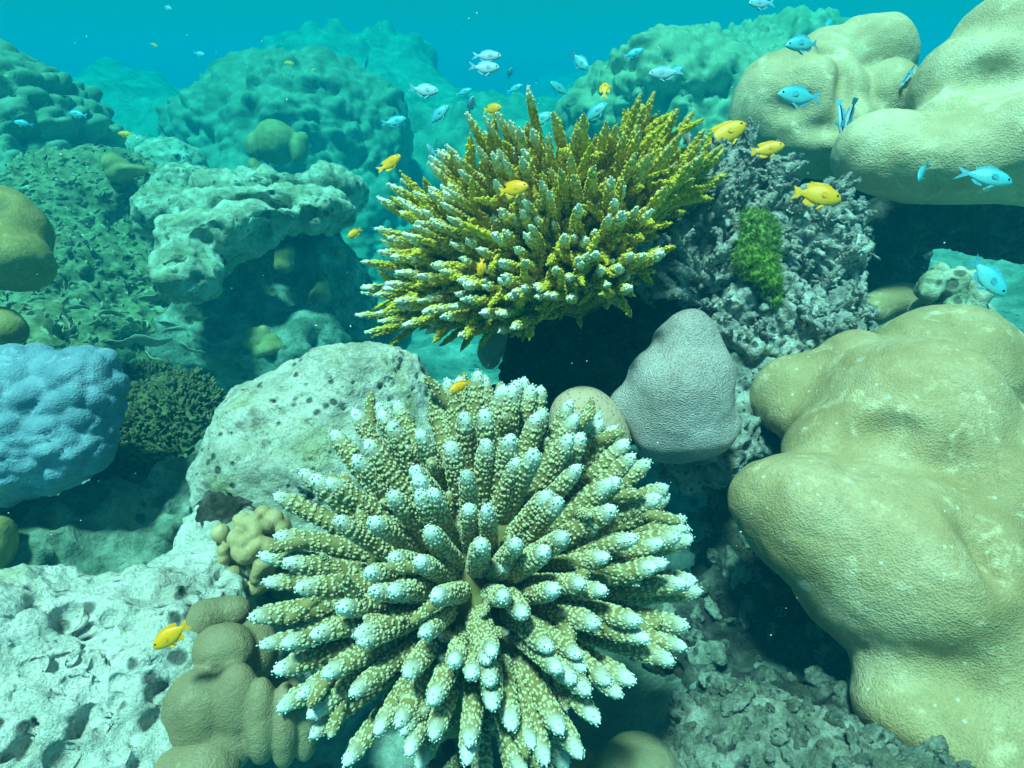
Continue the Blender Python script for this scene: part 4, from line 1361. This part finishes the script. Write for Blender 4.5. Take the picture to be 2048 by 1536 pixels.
felt('fan', [ball(1522, 462, 1.005, 28, 40, 16), ball(1540, 488, 1.005, 18, 38, 14), ball(1502, 440, 1.015, 20, 22, 16)], M_ALGAE2, 1, 1500, 0.006)
felt('mat', [ball(1524, 532, 1.0, 30, 38, 18), ball(1540, 556, 0.995, 20, 30, 16), ball(1500, 510, 1.005, 24, 32, 18)], M_ALGAE, 2, 1600, 0.005)
felt('fringe', [ball(1484, 520, 1.01, 12, 36, 14), ball(1490, 485, 1.01, 12, 22, 14)], M_ALGAE2, 3, 500, 0.007)
felt('drip', [ball(1553, 592, 1.0, 8, 20, 10, 8), ball(1548, 574, 1.0, 10, 12, 10)], M_ALGAE, 4, 250, 0.005)


# ------------------------------------------------------------------ fish
def fish_mat(name, back, flank, belly, rough=0.38, edge=None):
    m, nt, N, L, b = nodes_of(name)
    co = objco(nt)
    sx = N.new('ShaderNodeSeparateXYZ')
    L.new(co, sx.inputs[0])
    nz = noise_tex(nt, co, 22.0, 3, 0.6)
    ad = N.new('ShaderNodeMath')
    ad.operation = 'MULTIPLY_ADD'
    ad.inputs[1].default_value = 0.10
    L.new(nz, ad.inputs[0])
    L.new(sx.outputs[2], ad.inputs[2])
    r = ramp(nt, maprange(nt, ad.outputs[0], -0.18, 0.28), [(0.0, belly), (0.45, flank), (0.8, flank), (1.0, back)])
    L.new(r, b.inputs['Base Color'])
    b.inputs['Roughness'].default_value = rough
    b.inputs['Specular IOR Level'].default_value = 0.4
    sc = vor_tex(nt, co, 46.0)
    bump(nt, b, (sc, 0.15, 0.01))
    return m


def loft(sections, nseg=14):
    V = []
    for x, zc, h, w in sections:
        for k in range(nseg):
            a = 2 * math.pi * k / nseg
            ca, sa = math.cos(a), math.sin(a)
            V.append((x, w * ca, zc + h * sa))
    n = len(sections)
    Q = [(i * nseg + k, i * nseg + (k + 1) % nseg, (i + 1) * nseg + (k + 1) % nseg, (i + 1) * nseg + k) for i in range(n - 1) for k in range(nseg)]
    return np.array(V), np.array(Q)[:, ::-1]


def fin(outline, thick, bend=0.0):
    """a thin lens-shaped fin from an outline in the XZ plane"""
    o = np.array(outline, float)
    c = o.mean(0)
    n = len(o)
    V = [(x, bend * (x - o[:, 0].max()) ** 2, z) for x, z in o] + [(c[0], thick, c[1]), (c[0], -thick, c[1])]
    T = []
    for i in range(n):
        j = (i + 1) % n
        T += [(i, j, n), (j, i, n + 1)]
    return np.array(V), np.array(T)


def fish_parts(kind, body_mat, fin_mat, eye_mat, curl=0.0):
    """body length one, nose at +0.5 on X, up is Z"""
    if kind == 'damsel':
        sec = [(0.5, -0.01, 0.005, 0.004), (0.485, -0.005, 0.040, 0.024), (0.45, 0.0, 0.085, 0.048), (0.38, 0.005, 0.135, 0.070), (0.28, 0.005, 0.180, 0.086), (0.15, 0.005, 0.208, 0.090), (0.0, 0.005, 0.208, 0.082), (-0.12, 0.005, 0.175, 0.064), (-0.22, 0.005, 0.120, 0.042), (-0.29, 0.004, 0.075, 0.026), (-0.335, 0.003, 0.060, 0.018), (-0.36, 0.003, 0.058, 0.010)]
        tail = [(-0.34, 0.056), (-0.40, 0.10), (-0.52, 0.155), (-0.50, 0.09), (-0.455, 0.0), (-0.50, -0.085), (-0.52, -0.145), (-0.40, -0.095), (-0.34, -0.052)]
        dors = [(0.30, 0.16), (0.22, 0.225), (0.08, 0.255), (-0.08, 0.255), (-0.20, 0.245), (-0.30, 0.20), (-0.255, 0.12), (-0.19, 0.11), (0.05, 0.17)]
        anal = [(0.02, -0.17), (-0.06, -0.24), (-0.18, -0.245), (-0.285, -0.185), (-0.245, -0.10), (-0.12, -0.12)]
        eye = (0.385, 0.045, 0.030, 0.060)
    elif kind == 'chromis':
        sec = [(0.5, -0.005, 0.005, 0.004), (0.48, 0.0, 0.037, 0.022), (0.43, 0.005, 0.085, 0.044), (0.35, 0.008, 0.134, 0.062), (0.24, 0.008, 0.173, 0.074), (0.1, 0.005, 0.193, 0.076), (-0.04, 0.0, 0.181, 0.068), (-0.16, 0.0, 0.137, 0.05), (-0.25, 0.0, 0.085, 0.032), (-0.31, 0.0, 0.051, 0.02), (-0.34, 0.0, 0.044, 0.01)]
        tail = [(-0.32, 0.034), (-0.38, 0.07), (-0.47, 0.115), (-0.56, 0.15), (-0.48, 0.06), (-0.42, 0.0), (-0.48, -0.06), (-0.56, -0.15), (-0.47, -0.11), (-0.38, -0.065), (-0.32, -0.034)]
        dors = [(0.22, 0.156), (0.14, 0.222), (0.0, 0.234), (-0.12, 0.21), (-0.26, 0.144), (-0.22, 0.072), (-0.02, 0.132)]
        anal = [(0.0, -0.156), (-0.06, -0.222), (-0.16, -0.204), (-0.26, -0.12), (-0.2, -0.072)]
        eye = (0.395, 0.03, 0.026, 0.050)
    else:
        sec = [(0.5, 0.0, 0.004, 0.004), (0.48, 0.0, 0.022, 0.020), (0.42, 0.0, 0.048, 0.036), (0.30, 0.0, 0.078, 0.052), (0.10, 0.0, 0.092, 0.056), (-0.10, 0.0, 0.084, 0.048), (-0.26, 0.0, 0.062, 0.034), (-0.34, 0.0, 0.050, 0.020), (-0.37, 0.0, 0.048, 0.010)]
        tail = [(-0.35, 0.046), (-0.44, 0.075), (-0.53, 0.085), (-0.54, 0.0), (-0.53, -0.085), (-0.44, -0.075), (-0.35, -0.046)]
        dors = [(0.26, 0.075), (0.18, 0.115), (-0.15, 0.115), (-0.30, 0.09), (-0.28, 0.05), (0.0, 0.08)]
        anal = [(0.0, -0.08), (-0.08, -0.11), (-0.24, -0.10), (-0.30, -0.07), (-0.24, -0.05)]
        eye = (0.40, 0.012, 0.018, 0.036)
    out = []
    curve = lambda v_: v_ + np.stack([0 * v_[:, 0], curl * np.minimum(v_[:, 0] - 0.1, 0) ** 2, 0 * v_[:, 0]], 1)
    v, q = loft(sec)
    v = curve(v)
    me = mesh_data('fish_body', v, q)
    me.materials.append(body_mat)
    out.append(('body', me, Matrix.Identity(4)))
    for nm, ol, th in (('tail_fin', tail, 0.009), ('dorsal_fin', dors, 0.010), ('anal_fin', anal, 0.009)):
        v, t = fin(ol, th)
        v = curve(v)
        me = mesh_data(nm, v, None, t, smooth=False)
        me.materials.append(fin_mat)
        out.append((nm, me, Matrix.Identity(4)))
    v, t = fin([(0.0, 0.02), (-0.06, 0.055), (-0.16, 0.05), (-0.19, -0.01), (-0.13, -0.055), (0.0, -0.02)], 0.0015)
    me = mesh_data('pectoral_fin', v, None, t, smooth=False)
    me.materials.append(fin_mat)
    w_at = np.interp(0.22, [s[0] for s in sec][::-1], [s[3] for s in sec][::-1])
    for s in (1, -1):
        out.append(('pectoral_fin', me, Matrix.Translation((0.22, s * w_at * 0.92, -0.035)) @ Matrix.Rotation(-s * 0.16, 4, 'Z') @ Matrix.Rotation(0.35, 4, 'Y')))
    v, t = fin([(0.0, 0.0), (-0.05, 0.02), (-0.17, -0.10), (-0.10, -0.09)], 0.005)
    me = mesh_data('pelvic_fin', v, None, t, smooth=False)
    me.materials.append(fin_mat)
    h_at = np.interp(0.18, [s[0] for s in sec][::-1], [s[2] for s in sec][::-1])
    for s in (1, -1):
        out.append(('pelvic_fin', me, Matrix.Translation((0.18, s * 0.025, -h_at * 0.93)) @ Matrix.Rotation(s * 0.25, 4, 'X')))
    ex, ez, er, ey = eye
    th = np.linspace(0, math.pi, 7)
    v, q = loft([(er * math.cos(a), 0, er * math.sin(a) + 1e-4, er * math.sin(a) * 0.5 + 1e-4) for a in th], 10)
    me = mesh_data('fish_eye', v, q)
    me.materials.append(eye_mat)
    for s in (1, -1):
        out.append(('eye', me, Matrix.Translation((ex, s * ey, ez))))
    return out


M_FY = fish_mat('yellow_fish_skin', (0.84, 0.36, 0.004), (0.88, 0.44, 0.004), (0.88, 0.50, 0.02))
M_FYF = plain_mat('yellow_fin', (0.84, 0.38, 0.004), (0.90, 0.47, 0.01), 30.0, 0.5)
M_FB = fish_mat('blue_green_fish_skin', (0.05, 0.36, 0.48), (0.07, 0.50, 0.58), (0.20, 0.60, 0.62), 0.35)
M_FBF = plain_mat('blue_fin', (0.05, 0.28, 0.42), (0.10, 0.40, 0.54), 30.0, 0.5)
M_FW = fish_mat('silvery_fish_skin', (0.18, 0.38, 0.58), (0.36, 0.54, 0.68), (0.55, 0.66, 0.70), 0.35)
M_FWF = plain_mat('silvery_fin', (0.18, 0.38, 0.56), (0.32, 0.52, 0.66), 30.0, 0.5)
M_EYE = plain_mat('fish_eye', (0.004, 0.005, 0.006), (0.010, 0.012, 0.014), 30.0, 0.15, 300.0, 0.0, 0.5)


def wrasse_mat():
    m, nt, N, L, b = nodes_of('striped_wrasse_skin')
    sx = N.new('ShaderNodeSeparateXYZ')
    L.new(objco(nt), sx.inputs[0])
    r = ramp(nt, maprange(nt, sx.outputs[2], -0.10, 0.10), [(0.0, (0.45, 0.65, 0.72)), (0.34, (0.40, 0.62, 0.72)), (0.42, (0.01, 0.02, 0.05)), (0.64, (0.01, 0.02, 0.05)), (0.72, (0.10, 0.30, 0.50)), (1.0, (0.16, 0.40, 0.60))])
    L.new(r, b.inputs['Base Color'])
    b.inputs['Roughness'].default_value = 0.35
    return m


_wm = wrasse_mat()
FISH = {'yellow': [fish_parts('damsel', M_FY, M_FYF, M_EYE, c_) for c_ in (0.0, 0.55, -0.55)], 'blue': [fish_parts('chromis', M_FB, M_FBF, M_EYE, c_) for c_ in (0.0, 0.5, -0.5)],
        'silver': [fish_parts('chromis', M_FW, M_FWF, M_EYE, c_) for c_ in (0.0, 0.5, -0.5)], 'wrasse': [fish_parts('wrasse', _wm, M_FBF, M_EYE, c_) for c_ in (0.0, 0.4, -0.4)]}


def fish(kind, name, px, py, d, size, ang, yaw, label, roll=0.0, cat='fish', group=None):
    """size: how long it looks in photo pixels; ang: heading in the picture, degrees; yaw: turned towards (+) or away (-) from the lens"""
    a, y = math.radians(ang), math.radians(yaw)
    X = (math.cos(a) * RT + math.sin(a) * UP) * math.cos(y) - FW * math.sin(y)
    up = UP if abs(math.sin(a)) < 0.9 else -RT * math.copysign(1, math.sin(a)) 
    Z = up - (up @ X) * X
    Z /= np.linalg.norm(Z)
    Y = np.cross(Z, X)
    R = Matrix((Vector(X), Vector(Y), Vector(Z))).transposed() @ Matrix.Rotation(math.radians(roll), 3, 'X')
    L = size * far(d) / FPX / max(0.35, abs(math.cos(y)))
    root = tag(empty(name, P(px, py, d)), label, cat, group)
    root.rotation_euler = R.to_euler()
    root.scale = (L, L, L * random.uniform(0.92, 1.12))
    for nm, me, m in FISH[kind][random.randrange(3)]:
        o = link(nm, me)
        o.parent = root
        o.matrix_local = m
    return root


GY_, GB_ = 'yellow damselfish around the corals', 'blue green fish in midwater'
for px, py, d, s, a, yw, lab in (
        (1452, 268, 1.16, 84, 24, 10, 'yellow fish half hidden by coral tips at the yellow coral right end'),
        (1536, 299, 1.08, 56, 8, 25, 'yellow fish just above the dead branches, left of the cream coral'),
        (1637, 390, 1.02, 88, -16, 8, 'largest yellow fish, swimming under the upper beige coral'),
        (1028, 378, 0.78, 58, 6, 20, 'yellow fish in front of the middle of the yellow coral'),
        (781, 327, 1.10, 52, 34, 15, 'yellow fish left of the yellow coral, heading up to the right'),
        (985, 218, 1.30, 36, -4, 30, 'small yellow fish beside the highest white coral tip'),
        (1210, 176, 1.35, 34, 80, -40, 'thin yellow fish seen edge on above the yellow coral'),
        (1283, 215, 1.35, 26, 76, -45, 'tiny yellow fish seen edge on just above the yellow branches'),
        (708, 467, 1.10, 30, 220, 20, 'yellow fish in the shade left of the yellow coral, tail raised'),
        (962, 536, 0.80, 34, 262, -20, 'small yellow fish pointing down before the lower yellow branches'),
        (918, 774, 0.56, 40, 212, 30, 'yellow fish among the top fingers of the front coral'),
        (341, 1272, 0.50, 74, 214, 12, 'yellow fish over the pitted limestone, lower left'),
        (578, 127, 2.4, 20, 176, 10, 'tiny orange fish above the large boulder coral'),
        (250, 268, 1.7, 26, 178, 12, 'small orange fish over the left coral slope'),
        (308, 90, 2.2, 14, 160, 10, 'very small orange fish in open water, upper left'),
        (627, 140, 2.4, 11, 10, 10, 'speck sized orange fish just above the boulder coral top')):
    f = fish('yellow', 'damselfish', px, py, d, s, a, yw, lab, group=GY_)
for kind, px, py, d, s, a, yw, lab in (
        ('blue', 1597, 192, 1.12, 96, 178, 8, 'bright turquoise fish crossing the cream lobes, facing left'),
        ('blue', 1607, 87, 1.15, 88, 192, 10, 'blue fish at the top of the cream coral, tail to the right'),
        ('blue', 1975, 353, 0.95, 100, -20, 10, 'turquoise fish near the right edge with forked tail up left'),
        ('blue', 1842, 345, 1.0, 52, 238, 25, 'small turquoise fish diving steeply before the cream coral'),
        ('silver', 975, 112, 1.45, 62, -6, 10, 'upper of the two pale fish swimming close together at the top'),
        ('silver', 971, 136, 1.45, 62, -4, 12, 'lower of the two pale fish swimming close together at the top'),
        ('silver', 850, 181, 1.5, 62, -8, 10, 'lilac white fish above the left part of the yellow coral'),
        ('blue', 1161, 124, 1.5, 52, -52, 15, 'blue fish heading down steeply left of the cauliflower mound'),
        ('blue', 1120, 178, 1.6, 48, 152, 20, 'pale blue fish facing up left above the yellow coral middle'),
        ('silver', 1328, 147, 1.5, 70, 186, 10, 'whitish fish in front of the cauliflower mound, facing left'),
        ('blue', 1190, 225, 1.28, 64, 34, 10, 'blue fish touching the yellow coral top, heading up right'),
        ('blue', 1080, 240, 1.35, 58, 26, 10, 'blue fish just right of the highest coral tip'),
        ('blue', 876, 230, 1.45, 60, 38, 10, 'blue fish left of the highest coral tip, heading up right'),
        ('blue', 790, 243, 1.6, 52, 10, 12, 'faint blue fish over the right flank of the boulder coral'),
        ('blue', 1268, 106, 1.8, 44, 14, 12, 'dim blue fish over the cauliflower mound crest'),
        ('blue', 1030, 177, 1.9, 36, 20, 15, 'faint small fish in open water above the highest coral tip'),
        ('blue', 928, 184, 1.9, 36, 12, 15, 'faint small fish right of the lilac white fish'),
        ('silver', 942, 210, 1.6, 30, 66, 40, 'small silvery fish seen edge on left of the highest tip'),
        ('silver', 1020, 146, 1.8, 18, 70, 40, 'tiny silvery fish under the pale pair'),
        ('blue', 1977, 555, 1.02, 100, -56, 10, 'green blue fish over the rubble at the right edge'),
        ('silver', 1522, 6, 1.7, 58, 186, 10, 'pale fish cut by the top edge above the cauliflower mound'),
        ('blue', 1660, 48, 1.75, 48, 238, 15, 'dim blue fish at the top behind the cream coral'),
        ('silver', 400, 108, 2.3, 24, -16, 12, 'tiny white fish in open water above the boulder coral left side'),
        ('blue', 155, 228, 1.8, 34, 172, 12, 'small blue fish before the bumpy left mound'),
        ('blue', 45, 246, 1.75, 34, 176, 12, 'dull blue fish near the left edge on the bumpy mound'),
        ('silver', 335, 15, 2.2, 24, -30, 12, 'faint white fish at the top edge, upper left'),
        ('silver', 862, 300, 1.7, 26, 128, 30, 'small pale fish between boulder coral and yellow coral'),
        ('blue', 1352, 140, 1.9, 34, 8, 12, 'blue fish partly behind the whitish fish at the mound')):
    fish(kind, 'reef_fish', px, py, d, s * 0.92, a, yw, lab, group=GB_)
fish('wrasse', 'striped_wrasse', 1683, 238, 1.31, 74, 276, -8, 'dark striped slender fish standing in the cream coral cleft, left one', roll=8)
fish('wrasse', 'striped_wrasse', 1697, 236, 1.31, 66, 262, -10, 'pale striped slender fish in the cream coral cleft, right one', roll=-8)
fish('wrasse', 'striped_wrasse', 1818, 150, 1.36, 40, 62, 20, 'dark little fish wedged between the two cream coral lobes')
fish('wrasse', 'dark_fish', 733, 125, 2.4, 18, 70, 30, 'tiny dark fish in open water right of the boulder coral top')

# ------------------------------------------------------------------ drifting specks in the water
_rs = np.random.default_rng(77)
V, T, off = [], [], 0
OCT = np.array([(1, 0, 0), (-1, 0, 0), (0, 1, 0), (0, -1, 0), (0, 0, 1), (0, 0, -1)], float)
OT = np.array([(0, 2, 4), (2, 1, 4), (1, 3, 4), (3, 0, 4), (2, 0, 5), (1, 2, 5), (3, 1, 5), (0, 3, 5)])
for _ in range(420):
    p = P(_rs.uniform(-100, 2150), _rs.uniform(-60, 1500), _rs.uniform(0.35, 1.9))
    V.append(p + OCT * _rs.uniform(0.00025, 0.0009) * _rs.uniform(0.6, 1.6, 3))
    T.append(OT + off)
    off += 6
spk = link('drifting_specks', mesh_data('drifting_specks', np.concatenate(V), None, np.concatenate(T)), plain_mat('speck', (0.6, 0.65, 0.6), (0.8, 0.8, 0.75)))
spk['kind'] = 'stuff'
spk['label'] = 'tiny pale specks drifting in the water'

# ------------------------------------------------------------------ the water
hm = bpy.data.materials.new('sea_water')
hm.use_nodes = True
hm.node_tree.nodes.clear()
ho = hm.node_tree.nodes.new('ShaderNodeOutputMaterial')
hv = hm.node_tree.nodes.new('ShaderNodeVolumePrincipled')
hv.inputs['Color'].default_value = HAZE_COLOR
hv.inputs['Absorption Color'].default_value = HAZE_ABSORB
hv.inputs['Density'].default_value = HAZE_DENSITY
hv.inputs['Anisotropy'].default_value = 0.0
hm.node_tree.links.new(hv.outputs[0], ho.inputs['Volume'])
x0, x1, y0, y1, z0, z1 = -18.5, 18.5, -7.0, 34.0, -1.6, 1.9
hz = link('haze', mesh_data('haze', [(x0, y0, z0), (x1, y0, z0), (x1, y1, z0), (x0, y1, z0), (x0, y0, z1), (x1, y0, z1), (x1, y1, z1), (x0, y1, z1)],
                            [(0, 3, 2, 1), (4, 5, 6, 7), (0, 1, 5, 4), (1, 2, 6, 5), (2, 3, 7, 6), (3, 0, 4, 7)], smooth=False), hm)
hz['kind'] = 'stuff'
